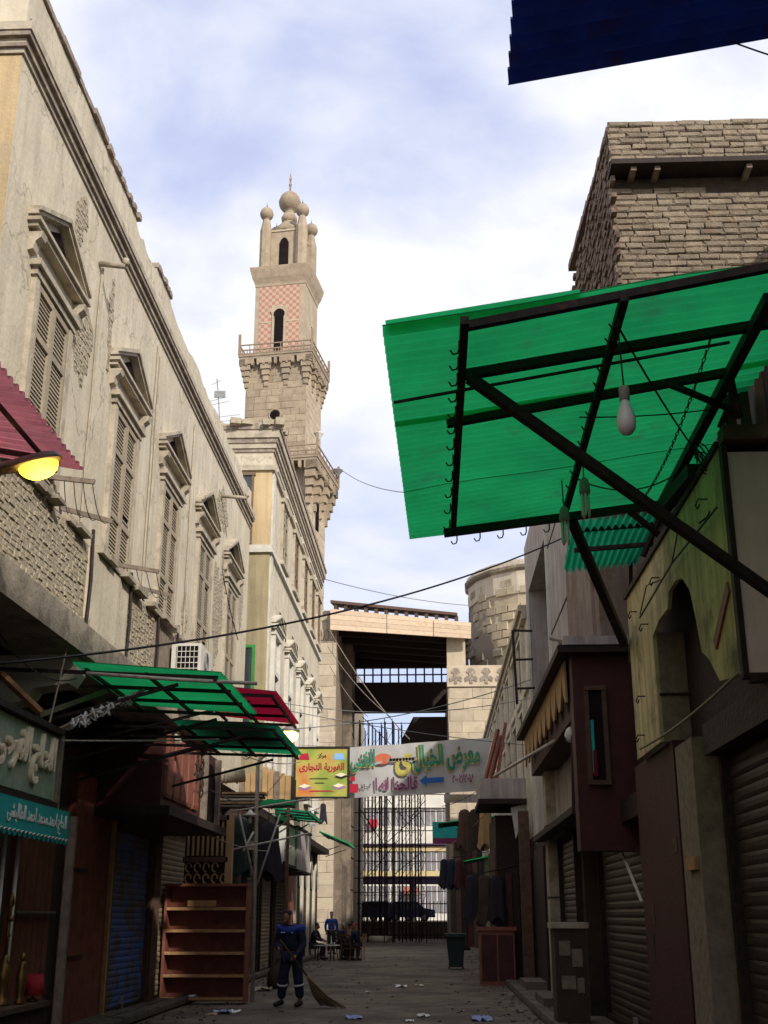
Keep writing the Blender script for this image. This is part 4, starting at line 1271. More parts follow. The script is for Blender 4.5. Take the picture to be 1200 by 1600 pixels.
MS = root('mausoleum', 'sunlit stone mausoleum wall and round drum right of the timber roof', 'mausoleum', (6, 66, 0))
zc = at(705, 1040, Y=65.5).z
x0_ = at(700, 1100, Y=65.5).x
MB().bx(x0_, 14, 65.5, 92, 0, zc).build('wall', 'stone_base', MS)
courses(MS, 'stone_block', sw_me, (x0_, 65.5, 5.5), EX, EZ, -EY, 4.2, zc - 5.5 - 1.25, 1.15, .62, .045, gap=.013, maxn=140)
MB().bx(x0_ - .03, 8, 65.36, 65.5, zc - 1.2, zc - .02).build('carved_band', 'stone_white', MS)
for i in range(6):
    cx = x0_ + .45 + i * .85
    zb_ = zc - 1.05
    P = [(-.08, 0), (.08, 0), (.08, .25), (.32, .12), (.36, .35), (.22, .5), (.1, .42), (.12, .62), (.26, .72), (.16, .92), (0, 1.0), (-.16, .92), (-.26, .72), (-.12, .62), (-.1, .42), (-.22, .5), (-.36, .35), (-.32, .12), (-.08, .25)]
    MB().prism([(a, b * .9) for a, b in P], (cx, 65.36, zb_), EX, EZ, (0, -.05, 0)).build('fleuron', 'mould_dark', MS)  # dark colour stands in for the shade inside the cut carving
xt = at(698, 1010, Y=66).x; xt1 = at(727, 1010, Y=66).x
MB().bx(xt, xt1, 66, 68, zc, at(700, 996, Y=66).z).build('stub_pier', 'stone_white', MS)
# round drum
dc = (7.9, 74.5)
dr = 5.45
zd0, zd1 = zc - .5, at(745, 893, Y=70.5).z
prof = [(dr, zd0), (dr, zd1 - .25), (dr + .28, zd1 - .05), (dr + .32, zd1 + .12)]
MB().lathe(prof, (dc[0], dc[1], 0), 20, rot=.12).build('drum', 'drum', MS)
MB().lathe([(dr + .04, zd1 - 1.5), (dr + .09, zd1 - 1.47), (dr + .09, zd1 - .2)], (dc[0], dc[1], 0), 20, rot=.12).build('plaster_band', 'plaster', MS)
MB().lathe([(dr + .32, zd1 + .12), (dr + .1, zd1 + .5), (2.5, zd1 + 1.4), (.2, zd1 + 1.8)], (dc[0], dc[1], 0), 20, rot=.12).build('drum_roof', 'trim', MS)
db_me = [unit_mesh('stone_block', 'drum', jit=.02, cham=.04) for _ in range(3)]
rowh = .52
nr = int((zd1 - .3 - zd0) / rowh)
for r in range(nr):
    for k in range(11):
        a = R(178 + k * 9.2 + (4.6 if r % 2 else 0))
        if rnd.random() < .5: continue
        c = V(dc[0] + (dr - .10) * math.cos(a), dc[1] + (dr - .10) * math.sin(a), zd0 + (r + .5) * rowh)
        nrm = V(math.cos(a), math.sin(a), 0)
        piece('stone_block', rnd.choice(db_me), MS, c, V(-math.sin(a), math.cos(a), 0), EZ, nrm, dr * R(9.2) * rnd.uniform(.8, 1.0), rowh * rnd.uniform(.85, .985), .15 * rnd.uniform(.93, 1.06))
a = R(246)
c = V(dc[0] + (dr + .06) * math.cos(a), dc[1] + (dr + .06) * math.sin(a), (zd0 + zd1) / 2 - 1.3)
nrm = V(math.cos(a), math.sin(a), 0); tv = V(-math.sin(a), math.cos(a), 0)
fp = MB()
for s in (-1, 1):
    fp.obox(c + tv * s * .55, tv * .06, EZ * 1.1, nrm * .09)
    fp.obox(c + EZ * s * 1.1, tv * .6, EZ * .06, nrm * .085)
fp.tube([c + nrm * .06 + tv * .33 * math.cos(t) + EZ * .55 * math.sin(t) for t in [k * math.pi / 10 for k in range(21)]], .06, 5)
fp.build('carved_panel', 'stone_white', MS)

# the timber roof over the street
TR = root('timber_roof', 'broad timber roof with pale plank fascia spanning between mosque and mausoleum', 'roof', (-2, 66, 17))
A0, A1 = at(516, 951, Y=64.2), at(737, 973, Y=65.2)
B0, B1 = at(516, 984, Y=64.2), at(737, 998, Y=65.2)
for i in range(4):
    t0, t1 = i / 4, (i + 1) / 4 - .012
    for (s0, s1) in ((0, .4), (.4, .73), (.73, 1.0)):
        s1_ = s1 - .004
        f_ = lambda s, t: A0.lerp(A1, s).lerp(B0.lerp(B1, s), t)
        P = [f_(s0, t1), f_(s1_, t1), f_(s1_, t0), f_(s0, t0)]
        Q = [p + V(0, .12 + .02 * (i % 2), 0) for p in P]
        MB().add(P + Q, [(0, 1, 2, 3), (7, 6, 5, 4), (0, 4, 5, 1), (1, 5, 6, 2), (2, 6, 7, 3), (3, 7, 4, 0)]).build('fascia_plank', 'wood_pale', TR)
zr0, zr1 = A0.z, A1.z
dk = MB()
dk.add([(A0.x, 64.4, zr0 - .5), (A1.x, 65.4, zr1 - .5), (A1.x, 74.3, zr1 - .5), (A0.x, 74.3, zr0 - .5), (A0.x, 64.4, zr0 - .05), (A1.x, 65.4, zr1 - .05), (A1.x, 74.3, zr1 - .05), (A0.x, 74.3, zr0 - .05)],
       [(3, 2, 1, 0), (4, 5, 6, 7), (0, 1, 5, 4), (1, 2, 6, 5), (2, 3, 7, 6), (3, 0, 4, 7)])
dk.build('deck', 'wood_dark', TR)
for i in range(4):
    y = 66.6 + i * 1.9
    MB().add([(A0.x, y, zr0 - .95), (A1.x, y, zr1 - .95), (A1.x, y + .3, zr1 - .95), (A0.x, y + .3, zr0 - .95), (A0.x, y, zr0 - .5), (A1.x, y, zr1 - .5), (A1.x, y + .3, zr1 - .5), (A0.x, y + .3, zr0 - .5)],
             [(3, 2, 1, 0), (0, 1, 5, 4), (1, 2, 6, 5), (2, 3, 7, 6), (3, 0, 4, 7)]).build('ceiling_beam', 'wood_dark', TR)
# rafter ends and roof board
for i in range(13):
    c = A0.lerp(A1, (i + .5) / 14)
    MB().bx(c.x - .1, c.x + .1, c.y + .1, c.y + 2.2, c.z - .02, c.z + .32).build('rafter_end', 'wood_mid', TR)
C0, C1 = A0 + V(0, 0, .34), A0.lerp(A1, .9) + V(0, 0, .34)
MB().add([C0, C1, C1 + V(0, 3, .5), C0 + V(0, 3, .5), C0 + V(0, 0, .16), C1 + V(0, 0, .16), C1 + V(0, 3, .66), C0 + V(0, 3, .66)], [(3, 2, 1, 0), (4, 5, 6, 7), (0, 1, 5, 4), (1, 2, 6, 5), (2, 3, 7, 6), (3, 0, 4, 7)]).build('roof_board', 'wood_mid', TR)
# rear clerestory
YR = 74
def zy(y, Y=YR): return at(620, y, Y=Y).z
xl, xr = -6.2, at(702, 1100, Y=YR).x + .6
MB().bx(xl, xr, YR, YR + .4, zy(1043), zr0 - .5).build('rear_wall', 'wood_dark', TR)
MB().bx(xl, xr, YR, YR + .4, zy(1113), zy(1066)).build('rear_lintel', 'wood_dark', TR)
for i in range(15):
    x = xl + .3 + (xr - xl) * i / 14.5
    MB().bx(x - .05, x + .05, YR + .1, YR + .2, zy(1066), zy(1043)).build('mullion', 'wood_dark', TR)
MB().bx(xl, xr, YR + .08, YR + .14, zy(1055), zy(1053)).build('glazing_bar', 'wood_dark', TR)
q0, q1 = at(628, 1163, Y=72.5), at(704, 1160, Y=72.5)
zt_ = at(660, 1120, Y=72.5).z
MB().prism([(q0.x, q0.z), (q1.x + .8, q0.z), (q1.x + .8, zt_), (q0.x + .7, zt_), (q0.x, q0.z + .35)], (0, 72.5, 0), EX, EZ, (0, 1.2, 0)).build('hood', 'wood_dark', TR)

# scaffolding towers under the roof
for i, (px, Y, w, lab) in enumerate(((567, 77, .55, 'scaffold tower nearest the dark pier'), (588, 78, .6, 'scaffold tower second from the dark pier'), (607, 76.5, .5, 'scaffold tower third from the dark pier'),
                          (622, 78, .5, 'scaffold tower in the middle right of the passage'), (642, 77, .6, 'scaffold tower second from the right shops'), (660, 76, .45, 'scaffold tower nearest the right shops'), (577, 80.5, .7, 'rear scaffold tower behind the first two'), (598, 81, .5, 'rear scaffold tower in the passage middle'), (632, 80.5, .7, 'rear scaffold tower left of the right shops'), (651, 81, .6, 'rear scaffold tower next to the right shops'))):
    c = at(px, 1400, Y=Y)
    H = zy(1113) if i < 4 or i > 5 else zy(1150)
    r = root('scaffold_tower', lab, 'scaffold', (c.x, Y, 0), 'scaffold towers in the passage')
    cor = [(c.x - w / 2, Y), (c.x + w / 2, Y), (c.x + w / 2, Y + 1.2), (c.x - w / 2, Y + 1.2)]
    for k, (x, y) in enumerate(cor):
        MB().tube([V(x, y, 0), V(x, y, H)], .05 if (i + k) % 5 == 0 else .03, 6).build('standard', 'steel', r)
    z = .8
    k = 0
    lz = MB()
    while z < H - 1:
        lz.tube([V(cor[0][0], Y, z), V(cor[1][0], Y, z)], .014, 4)
        a, b = (cor[0], cor[1]) if k % 2 else (cor[1], cor[0])
        lz.tube([V(a[0], Y, z), V(b[0], Y, z + 1.0)], .014, 4)
        lz.tube([V(cor[1][0], Y, z), V(cor[2][0], Y + 1.2, z + 1.0)], .014, 4)
        z += 1.0
        k += 1
    lz.build('lacing', 'steel', r)
sb = root('scaffold_ledgers', 'long horizontal scaffold tubes and braces tying the towers', 'scaffold', (-2.5, 77.4, 0))
for y_ in (1130, 1195, 1218, 1240, 1270, 1298, 1322, 1345, 1372, 1395):
    z = zy(y_, 77.4)
    MB().tube([V(-5.6, 77.4, z), V(.7, 77.4, z + rnd.uniform(-.1, .1))], .03, 6).build('ledger', 'steel', sb)
for (a, b) in (((566, 1120), (612, 1165)), ((575, 1370), (625, 1310)), ((640, 1280), (665, 1250)), ((560, 1260), (600, 1320)), ((600, 1380), (660, 1330)), ((565, 1200), (640, 1290)), ((590, 1330), (655, 1270)), ((610, 1420), (662, 1370))):
    MB().tube([at(*a, Y=77.2), at(*b, Y=77.2)], .028, 6).build('brace', 'steel', sb)

# ================================================================== BEYOND THE PASSAGE
MB().bx(-60, 60, 90, 116, 0, 1.15).build('road', 'asphalt', kind='structure')
FB = root('far_building', 'pale sunlit building with banded storeys seen through the scaffolding', 'building', (-3, 125, 1))
yf = 122
def zq(y): return at(620, y, Y=yf).z
MB().bx(-26, 16, yf + .3, yf + 14, 1.1, zq(1236)).build('wall', 'far_white', FB)
for (ya, yb, mm, p) in ((1262, 1240, 'far_white', .3), (1318, 1291, 'far_white', .35), (1322, 1318.5, 'far_violet', .5), (1330, 1322.5, 'far_yellow', .25), (1372, 1361, 'far_yellow', .4)):
    MB().bx(-26, 16, yf + .3 - p, yf + .31, zq(ya), zq(yb)).build('band', mm, FB)
for row, (ya, yb) in enumerate(((1290, 1264), (1360, 1331), (1426, 1384))):
    for i in range(14):
        x = -10 + i * 1.15
        w = MB().bx(x, x + .95, yf + .2, yf + .299, zq(ya), zq(yb)).build('window', 'far_grey', FB)
        MB().bx(x + .45, x + .5, yf + .16, yf + .2, zq(ya), zq(yb)).build('glazing_bar', 'far_white', w)
FBr = root('footbridge', 'dark footbridge beam crossing before the far building', 'bridge', (-3, 100, 0))
zb0, zb1 = at(620, 1381, Y=100).z, at(620, 1369, Y=100).z
MB().bx(-25, 15, 100, 102, zb0, zb1).build('deck', 'far_violet', FBr)
for x in (-9.5, -2.0, 4.5): MB().bx(x, x + .5, 100.5, 101.5, 1.15, zb0).build('pier', 'far_grey', FBr)
fe = root('iron_fence', 'dark iron railing fence at the end of the street', 'fence', (-3, 84.5, 0))
for i in range(34): MB().bx(-6.6 + i * .24, -6.55 + i * .24, 84.5, 84.55, 0, 2.5).build('bar', 'steel', fe)
for z in (.3, 2.3): MB().bx(-6.7, 1.6, 84.48, 84.57, z, z + .07).build('rail', 'steel', fe)
rs = root('billboard', 'small red and orange hoarding on the far building', 'sign', (-4.4, 121, 3))
for (px, py, qx, qy, mm) in ((577, 1280, 589, 1292, 'ink_red'), (632, 1386, 652, 1396, 'ink_orange'), (563, 1300, 567, 1315, 'ink_red')):
    a, b = at(px, qy, Y=121.2), at(qx, py, Y=121.2)
    MB().bx(a.x, b.x, 121.2, 121.9, a.z, b.z).build('panel', mm, rs)
def car(px, Y, mm, lab):
    c = at(px, 1430, Y=Y)
    r = root('parked_car', lab, 'car', (c.x, Y, 1.15), 'cars on the road beyond the passage')
    b = MB()
    prof = [(-2.1, .3), (-2.1, .75), (-1.5, .9), (-.9, 1.4), (.7, 1.42), (1.3, .95), (2.05, .82), (2.1, .3)]
    b.prism(prof, (c.x, Y - .8, 1.15), EX, EZ, (0, 1.6, 0))
    b.build('body', mm, r)
    for (xa, xb) in ((-.85, -.15), (-.05, .75)):
        MB().prism([(xa, .95), (xb + .2 * (xb > 0), .95), (xb - .05, 1.32), (xa + .1, 1.32)], (c.x, Y - .81, 1.15), EX, EZ, (0, -.01, 0)).build('window', 'glass', r)
    for x in (-1.35, 1.3):
        t = MB().tube([V(c.x + x, Y - .83, 1.15 + .32), V(c.x + x, Y - .55, 1.15 + .32)], .32, 16).build('wheel', 'shoe', r, smooth=False)
        MB().tube([V(c.x + x, Y - .85, 1.47), V(c.x + x, Y - .84, 1.47)], .18, 12).build('rim', 'alu', t)
    MB().bx(c.x - 2.11, c.x - 2.0, Y - .81, Y - .5, 1.15 + .6, 1.15 + .75).build('headlight', 'bulb', r)
car(590, 91.5, 'car_blue', 'dark blue car left behind the fence at the street end')
car(636, 92.5, 'car_blue', 'dark blue car right behind the fence at the street end')
car(612, 96, 'car_white', 'white car behind the two dark blue cars')

# ================================================================== RIGHT: BRICK HOUSE
RX = 2.4
BH = root('brick_house', 'tall house with rough bare brick upper storey rising over the green canopy', 'house', (5, 17, 0))
MB().bx(RX, 10, 16.6, 20.0, 3.0, 7.595).build('lower_wall', 'house_pink', BH)
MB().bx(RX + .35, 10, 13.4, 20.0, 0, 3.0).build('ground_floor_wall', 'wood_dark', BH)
ZL_ = 10.52
core = MB()
core.add([(RX, 13.2, 7.6), (10, 13.2, 7.6), (10, 17.6, 7.6), (RX + .12, 17.6, 7.6), (RX, 13.2, 11.25), (10, 13.2, 11.25), (10, 17.6, 11.8), (RX + .12, 17.6, 11.8)],
         [(3, 2, 1, 0), (4, 5, 6, 7), (0, 1, 5, 4), (1, 2, 6, 5), (2, 3, 7, 6), (3, 0, 4, 7)])
core.build('brick_core', 'brick_mortar', BH)
br_me = [unit_mesh('brick', 'brick', jit=.08, cham=.15) for _ in range(6)]
n1 = courses(BH, 'brick', br_me, (RX - .05, 13.2, 8.75), EX, EZ, -EY, 2.5, 1.68, .25, .088, .05, gap=.010, jw=.3, dv=(.75, 1.15), maxn=200)
up_core = MB().bx(RX - .02, 10, 12.96, 13.2, 10.66, 11.26).build('upper_wall', 'brick_mortar', BH)
courses(BH, 'brick', br_me, (RX - .05, 12.96, 10.67), EX, EZ, -EY, 2.5, .60, .25, .088, .05, gap=.010, jw=.3, dv=(.75, 1.15), maxn=100)
for i in range(11):
    w = rnd.uniform(.2, .3)
    piece('brick', rnd.choice(br_me), BH, V(RX + .1 + i * .24, 13.05, 11.26), EX, -EY, EZ, w, .16, rnd.uniform(.02, .06))
sd = MB()
rough_bricks(sd, (RX + .01, 17.55, 7.7), -EY, EZ, V(-1, .03, 0).normalized(), 4.5, 3.6, .25, .098, .055, None, gap=.16)
for i in range(17):
    y = 17.5 - i * .26
    sd.bx(RX - .04, RX + .2, y - .23, y, 11.2 + (y - 13.2) * .13, 11.3 + (y - 13.2) * .13 + rnd.uniform(-.03, .03))
sd.build('side_brick', 'brick_red', BH, kind='stuff')
MB().bx(RX - .05, 6, 12.84, 13.2, 10.585, 10.655).build('ledge_board', 'wood_dark', BH)
for i, x in enumerate((2.6, 2.9, 4.05)):
    MB().bx(x, x + .07, 12.9, 13.2, 10.52, 10.58).build('joist_end', 'wood_grey', BH)
# plaster lower side, pale pilaster, niche
MB().bx(RX - .05, RX, 17.0, 20.0, 3.05, 7.55).build('plaster_panel', 'house_pink', BH)
roller(BH, 14.9, 19.8, .14, 2.75, RX + .3, -1, 'roller_grey', pitch=.11)
MB().tube([V(RX + .1, 17.6, 2.9), V(RX + .12, 15.3, 1.75)], .02, 6).build('shutter_rod', 'pipe_white', BH)
MB().bx(RX + .05, RX + .5, 12.35, 14.75, 0, 3.3).build('maroon_pier', 'maroon', BH)
MB().bx(RX + .04, RX + .4, 11.4, 12.2, 0, 3.2).build('pale_pilaster', 'wood_grey', BH)
MB().bx(RX - .0, RX + .04, 11.5, 11.9, 2.0, 2.12).build('timber_cleat', 'wood_edge', BH)
MB().bx(RX + .42, RX + .6, 8, 11.3, 0, 3.2).build('shop_inner_wall', 'wood_dark', BH)
roller(BH, 8.2, 11.2, .14, 3.0, RX + .35, -1, 'roller_grey', pitch=.11)

# arched fascia over the shop
FA = root('arched_fascia', 'dirty yellow shop fascia cut with a pointed arch below the canopy', 'fascia', (2.6, 11.5, 3.3))
P = [(9.1, 5.21), (9.1, 3.34), (9.75, 3.42), (10.05, 3.66), (10.3, 3.78), (10.42, 4.1), (10.58, 4.42), (10.85, 4.6), (11.15, 4.66), (11.5, 4.64), (11.62, 4.5), (12.1, 4.5), (12.5, 4.42), (12.5, 3.3), (13.98, 3.3), (13.98, 5.21)]
MB().prism(P, (2.36, 0, 0), EY, EZ, (.04, 0, 0)).build('panel', 'fascia_yellow', FA)
MB().bx(2.4, 2.69, 12.5, 12.54, 3.3, 4.46).build('reveal_panel', 'wood_grey', FA)
MB().bx(2.385, 2.75, 12.485, 12.5, 3.78, 3.81).build('reveal_batten', 'wood_dark', FA)
MB().bx(2.7, 2.74, 9.1, 16.1, 3.3, 5.18).build('back_board', 'wood_dark', FA)
MB().bx(2.33, 2.74, 9.09, 14.02, 5.21, 5.27).build('top_board', 'wood_dark', FA)
MB().beam((2.35, 9.15, 4.06), (2.35, 9.75, 3.72), .02, .10).build('torn_strip', 'wood_red', FA)
for (y, z) in ((13.2, 3.9), (13.35, 4.9), (12.7, 4.6), (11.9, 4.9), (9.6, 4.95), (13.4, 3.5)):
    MB().tube([V(2.36, y, z), V(2.28, y, z), V(2.26, y + .03, z - .05), V(2.28, y + .05, z - .07), V(2.30, y + .05, z - .03)], .008, 5).build('hook', 'steel', FA)
BB = root('beige_board', 'plain beige sign board with dark frame at the right edge', 'sign', (2.4, 8.2, 3.3))
MB().bx(2.40, 2.74, 9.0, 9.06, 3.34, 5.14).build('board', 'board_beige', BB)
MB().bx(2.355, 2.40, 8.98, 9.075, 3.3, 5.2).build('edge_strip', 'wood_dark', BB)
MB().bx(2.40, 2.74, 8.98, 9.07, 3.27, 3.34).build('bottom_rail', 'wood_dark', BB)
TB = root('timber_bracket', 'heavy dark timber bracket above the beige board', 'bracket', (2.6, 9.0, 5.2))
MB().bx(2.36, 2.74, 8.9, 9.08, 5.215, 5.34).build('sill_beam', 'wood_mid', TB)
for (a, b) in (((2.46, 8.98, 5.34), (2.42, 8.98, 5.95)), ((2.58, 8.98, 5.34), (2.56, 8.98, 6.1)), ((2.70, 8.98, 5.34), (2.70, 8.98, 6.2))):
    MB().beam(a, b, .07).build('post', 'wood_mid', TB)
MB().beam((2.37, 9.0, 5.36), (2.70, 8.95, 6.05), .05).build('brace', 'wood_dark', TB)

# ================================================================== GREEN CANOPY
CZ, CK = 5.2, .155
def atc(px, py, dz=0.0):
    d = _fw * FPX + _rt * (px - 600) - _up * (py - 800)
    t = (CZ + dz + CK * .27 - EYE) / (d.z - CK * d.x)
    return _C + d * t
GC = root('green_canopy', 'large green corrugated canopy on a black steel frame over the street', 'awning', (1.0, 9, 5.1))
nl, fl = atc(597, 510), atc(640, 840)
nr = atc(1190, 414); fr = atc(1030, 778)
dirN = (nr - nl).normalized(); dirF = (fr - fl).normalized()
An = dirN * ((2.72 - nl.x) / dirN.x); Af = dirF * ((2.5 - fl.x) / dirF.x)
for (fb0, fb1, dzs, fa1) in ((0, .355, .0, 1.0), (.347, .695, .010, 1.0), (.687, 1.0, .0, 1.0)):   # three overlapping sheets
    cs = MB()
    nwv = 36 * (fb1 - fb0)
    cnt, na = int(nwv * 8) + 1, 8
    for a in range(na + 1):
        fa = a / na * fa1
        p0_, p1_ = nl + An * fa, fl + Af * fa
        for i in range(cnt):
            fb = fb0 + (fb1 - fb0) * i / (cnt - 1)
            q = p0_.lerp(p1_, fb)
            sagz = -.02 * math.sin(fa * math.pi * 2.5) * math.sin(fb * 7 + fa * 2)
            cs.v.append(q + V(0, 0, dzs + sagz + .028 * math.sin(2 * math.pi * 36 * fb)))
    for a in range(na):
        for i in range(cnt - 1):
            k = a * cnt + i
            cs.f.append((k, k + 1, k + cnt + 1, k + cnt))
    cs.build('sheet', 'green_sheet', GC, smooth=True)
# a loose strip of sheet lapped over the near edge
MB().sheet(nl + V(.02, .02, .05), An * .42, (fl - nl) * .022, 1, .014).build('lap_strip', 'green_sheet', GC)
def cbar(a, b, w, name='bar', dz=-.06, ext=None):
    p, q = atc(*a, dz), atc(*b, dz)
    if ext: q = p + (q - p) * ext
    MB().beam(p, q, w).build(name, 'steel', GC)
cbar((722, 511), (1200, 418), .055, ext=1.12)
cbar((725, 586), (1185, 508), .065, dz=-.05, ext=1.05)
cbar((698, 662), (1148, 580), .06, dz=-.055)
cbar((694, 833), (1035, 788), .075, dz=-.07)
cbar((726, 500), (708, 832), .055, 'beam', dz=-.1)
cbar((976, 464), (880, 812), .055, 'beam', dz=-.1)
cbar((1203, 465), (1030, 795), .075, 'beam', dz=-.1)
cbar((1045, 600), (1148, 642), .04, 'tie', dz=-.14)
cbar((615, 629), (1140, 535), .018, 'rod', dz=-.16)
# long brace down to the shop wall and a short one at the far side
b0 = atc(733, 590, -.12); b1 = at(1200, 922, X=2.4)
MB().beam(b0, b0 + (b1 - b0) * 1.12, .07).build('brace', 'steel', GC)
b0 = atc(893, 812, -.1); b1 = at(975, 1005, X=2.3)
MB().beam(b0, b1, .09).build('brace', 'steel', GC)
MB().beam(atc(985, 800, -.1), atc(1035, 840, -.1), .05).build('brace', 'steel', GC)
b0 = atc(1140, 590, -.1); MB().beam(b0, V(2.4, b0.y + .2, 5.25), .06).build('brace', 'steel', GC)
MB().beam(at(1030, 800, X=2.33), at(1085, 735, X=2.33), .12).build('wall_plate', 'wood_dark', GC)
hk_me = None
def hook_at(p, s=1.0):
    global hk_me
    if hk_me is None:
        mb = MB().tube([V(0, 0, 0), V(0, 0, -.05), V(-.01, 0, -.075), V(-.035, 0, -.08), V(-.05, 0, -.055)], .006, 5)
        hk_me = bpy.data.meshes.new('hook'); hk_me.from_pydata([tuple(v) for v in mb.v], [], mb.f); hk_me.materials.append(M['steel'])
    o = bpy.data.objects.new('hook', hk_me)
    col.objects.link(o); o.parent = GC; o.location = p - WL[GC]; o.scale = (s, s, s)
for (a, b, n) in (((722, 520), (706, 825), 12), ((972, 480), (882, 805), 14), ((700, 838), (880, 815), 5)):
    for i in range(n):
        t = (i + .5) / n
        hook_at(atc(a[0] + (b[0] - a[0]) * t - 4, a[1] + (b[1] - a[1]) * t, -.12), 1.2)
# hanging chain
c0, c1 = atc(1110, 530, -.14), atc(1003, 782, -.2)
ch = MB()
N = 46
cpts = sagline(c0, c1, .12, N)
for i in range(N):
    p, q = cpts[i], cpts[i + 1]
    d = (q - p).normalized()
    s_ = d.cross(EZ if i % 2 else EX).normalized()
    L = (q - p).length * .62
    ch.tube([p.lerp(q, .5) + d * L * math.cos(t) + s_ * .011 * math.sin(t) for t in [k * math.pi / 4 for k in range(9)]], .0045, 4)
ch.build('chain', 'steel', GC)
# wiring
def wire(pts, r, name='cable', m='cable', parent=None):
    return MB().tube(pts, r, 5).build(name, m, parent)
wire(sagline(atc(963, 505, -.12), atc(1095, 715, -.25), .05), .008, parent=GC)
wire(sagline(atc(905, 652, -.12), atc(1110, 640, -.12), .02), .006, parent=GC)
wire(sagline(atc(895, 745, -.12), atc(1065, 735, -.12), .16), .007, parent=GC)
wire(sagline(atc(975, 480, -.12), atc(963, 508, -.14), .05, 6), .008, parent=GC)
cw = MB()
cc = at(1100, 722, Y=9.55)
for k in range(5):
    ph = k * .7
    cw.tube([cc + V(.07 * math.cos(t + ph), .05 * math.sin(t * 1.3 + ph), .11 * math.sin(t) + .01 * k) for t in [j * math.pi / 9 for j in range(19)]], .007, 5)
cw.tube([cc, cc + V(.05, 0, -.15), cc + V(.07, 0, -.35), cc + V(-.02, 0, -.5), cc + V(-.09, 0, -.55)], .008, 5)
cw.build('cable_coil', 'cable', GC)
wl1 = [at(1120, 793, X=2.3), at(1050, 880, X=2.3), at(1000, 965, X=2.28)]
MB().tube(wl1, .010, 5).build('cable', 'cable', FA)
MB().tube([at(1058, 835, X=2.3), at(1050, 880, X=2.28), at(1035, 905, X=2.3), at(1010, 915, X=2.3), at(1000, 960, X=2.3)], .007, 5).build('cable', 'cable', FA)
MB().tube(sagline(at(1155, 1050, X=2.3), at(1000, 1170, X=2.3), .05), .014, 5).build('clothes_line', 'cable_pale', FA)

# bulbs under the canopy
WB = root('light_bulb', 'big frosted white bulb hanging in a grey socket under the canopy', 'bulb', at(978, 640, Y=7.2))
bc = at(980, 680, Y=7.2)
MB().lathe([(.004, 0), (.034, .01), (.058, .045), (.064, .09), (.06, .13), (.044, .185), (.028, .235), (.024, .26)], bc, 18).build('glass', 'bulb', WB, smooth=True)
MB().lathe([(.026, .245), (.034, .25), (.036, .33), (.03, .345), (.012, .35)], bc, 14).build('socket', 'socket', WB, smooth=True)
MB().tube([bc + V(0, 0, .34), atc(965, 505, -.14)], .006, 5).build('cord', 'cable', WB)
for (px, py, lab) in ((916, 808, 'energy saving bulb hanging on a longer cord near the steel brace'), (884, 850, 'energy saving bulb hanging at the far edge of the canopy')):
    Y = atc(px - 20, py - 100).y
    c = at(px, py, Y=Y)
    q = root('light_bulb', lab, 'bulb', c, 'energy saving bulbs')
    tb = MB()
    for k in range(3):
        a = k * 2 * math.pi / 3
        u = V(math.cos(a), math.sin(a), 0) * .028
        w_ = V(-math.sin(a), math.cos(a), 0) * .014
        tb.tube([c + u + w_ + V(0, 0, .22), c + u + w_ + V(0, 0, .03), c + u, c + u - w_ + V(0, 0, .03), c + u - w_ + V(0, 0, .22)], .011, 6)
    tb.build('glass', 'bulb', q, smooth=True)
    MB().lathe([(.045, .21), (.05, .24), (.04, .33), (.02, .36)], c, 12).build('base', 'socket', q, smooth=True)
    MB().tube([c + V(0, 0, .35), c + V(-.01, 0, .72)], .006, 5).build('cord', 'cable', q)

# smaller corrugated canopy beyond
SC = root('green_canopy', 'small green corrugated canopy hanging beyond the large one', 'awning', (2.0, 15, 5.8))
s0, s1, s2, s3 = at(895, 812, Y=13.2), at(1035, 800, Y=13.2), at(880, 893, Y=14.6), at(995, 880, Y=14.6)
sm = MB()
cnt, na = 12 * 6 + 1, 2
for a in range(na + 1):
    for i in range(cnt):
        fb = i / (cnt - 1)
        q = s0.lerp(s1, fb).lerp(s2.lerp(s3, fb), a / na)
        sm.v.append(q + V(0, -.02, .03) * math.sin(2 * math.pi * 12 * fb))
for a in range(na):
    for i in range(cnt - 1):
        k = a * cnt + i
        sm.f.append((k, k + 1, k + cnt + 1, k + cnt))
sm.build('sheet', 'teal_sheet', SC, smooth=True)
for (a, b) in (((905, 828), (1035, 818)), ((897, 860), (1020, 850))):
    MB().beam(at(*a, Y=13.5), at(*b, Y=13.5), .05).build('bar', 'steel', SC)
MB().beam(at(1035, 800, Y=13.3), V(2.5, 13.5, 5.6), .05).build('strut', 'steel', SC)
MB().beam(at(985, 870, Y=14.6), V(2.5, 14.8, 4.6), .05).build('strut', 'steel', SC)

# blue corrugated sheet at the top right
BS = root('blue_awning', 'dark blue corrugated metal awning cutting the top right corner', 'awning', (1.6, 4, 5.2))
q0 = at(793, 131, Z=5.2); q1 = at(1200, 58, Z=5.32)
dx = (q1 - q0).normalized()
MB().sheet(q0, dx * ((2.8 - q0.x) / dx.x), (-.10, -5.4, .05), 52, .026).build('sheet', 'blue_sheet', BS)
MB().beam((.7, 1.9, 5.2), (.75, 3.9, 5.19), .05).beam((.62, 3.55, 5.19), (2.7, 3.3, 5.34), .05).build('frame', 'wood_red', BS)
MB().beam((2.75, 2.2, 5.3), (2.75, 4.2, 5.3), .07).build('wall_rail', 'steel', BS)

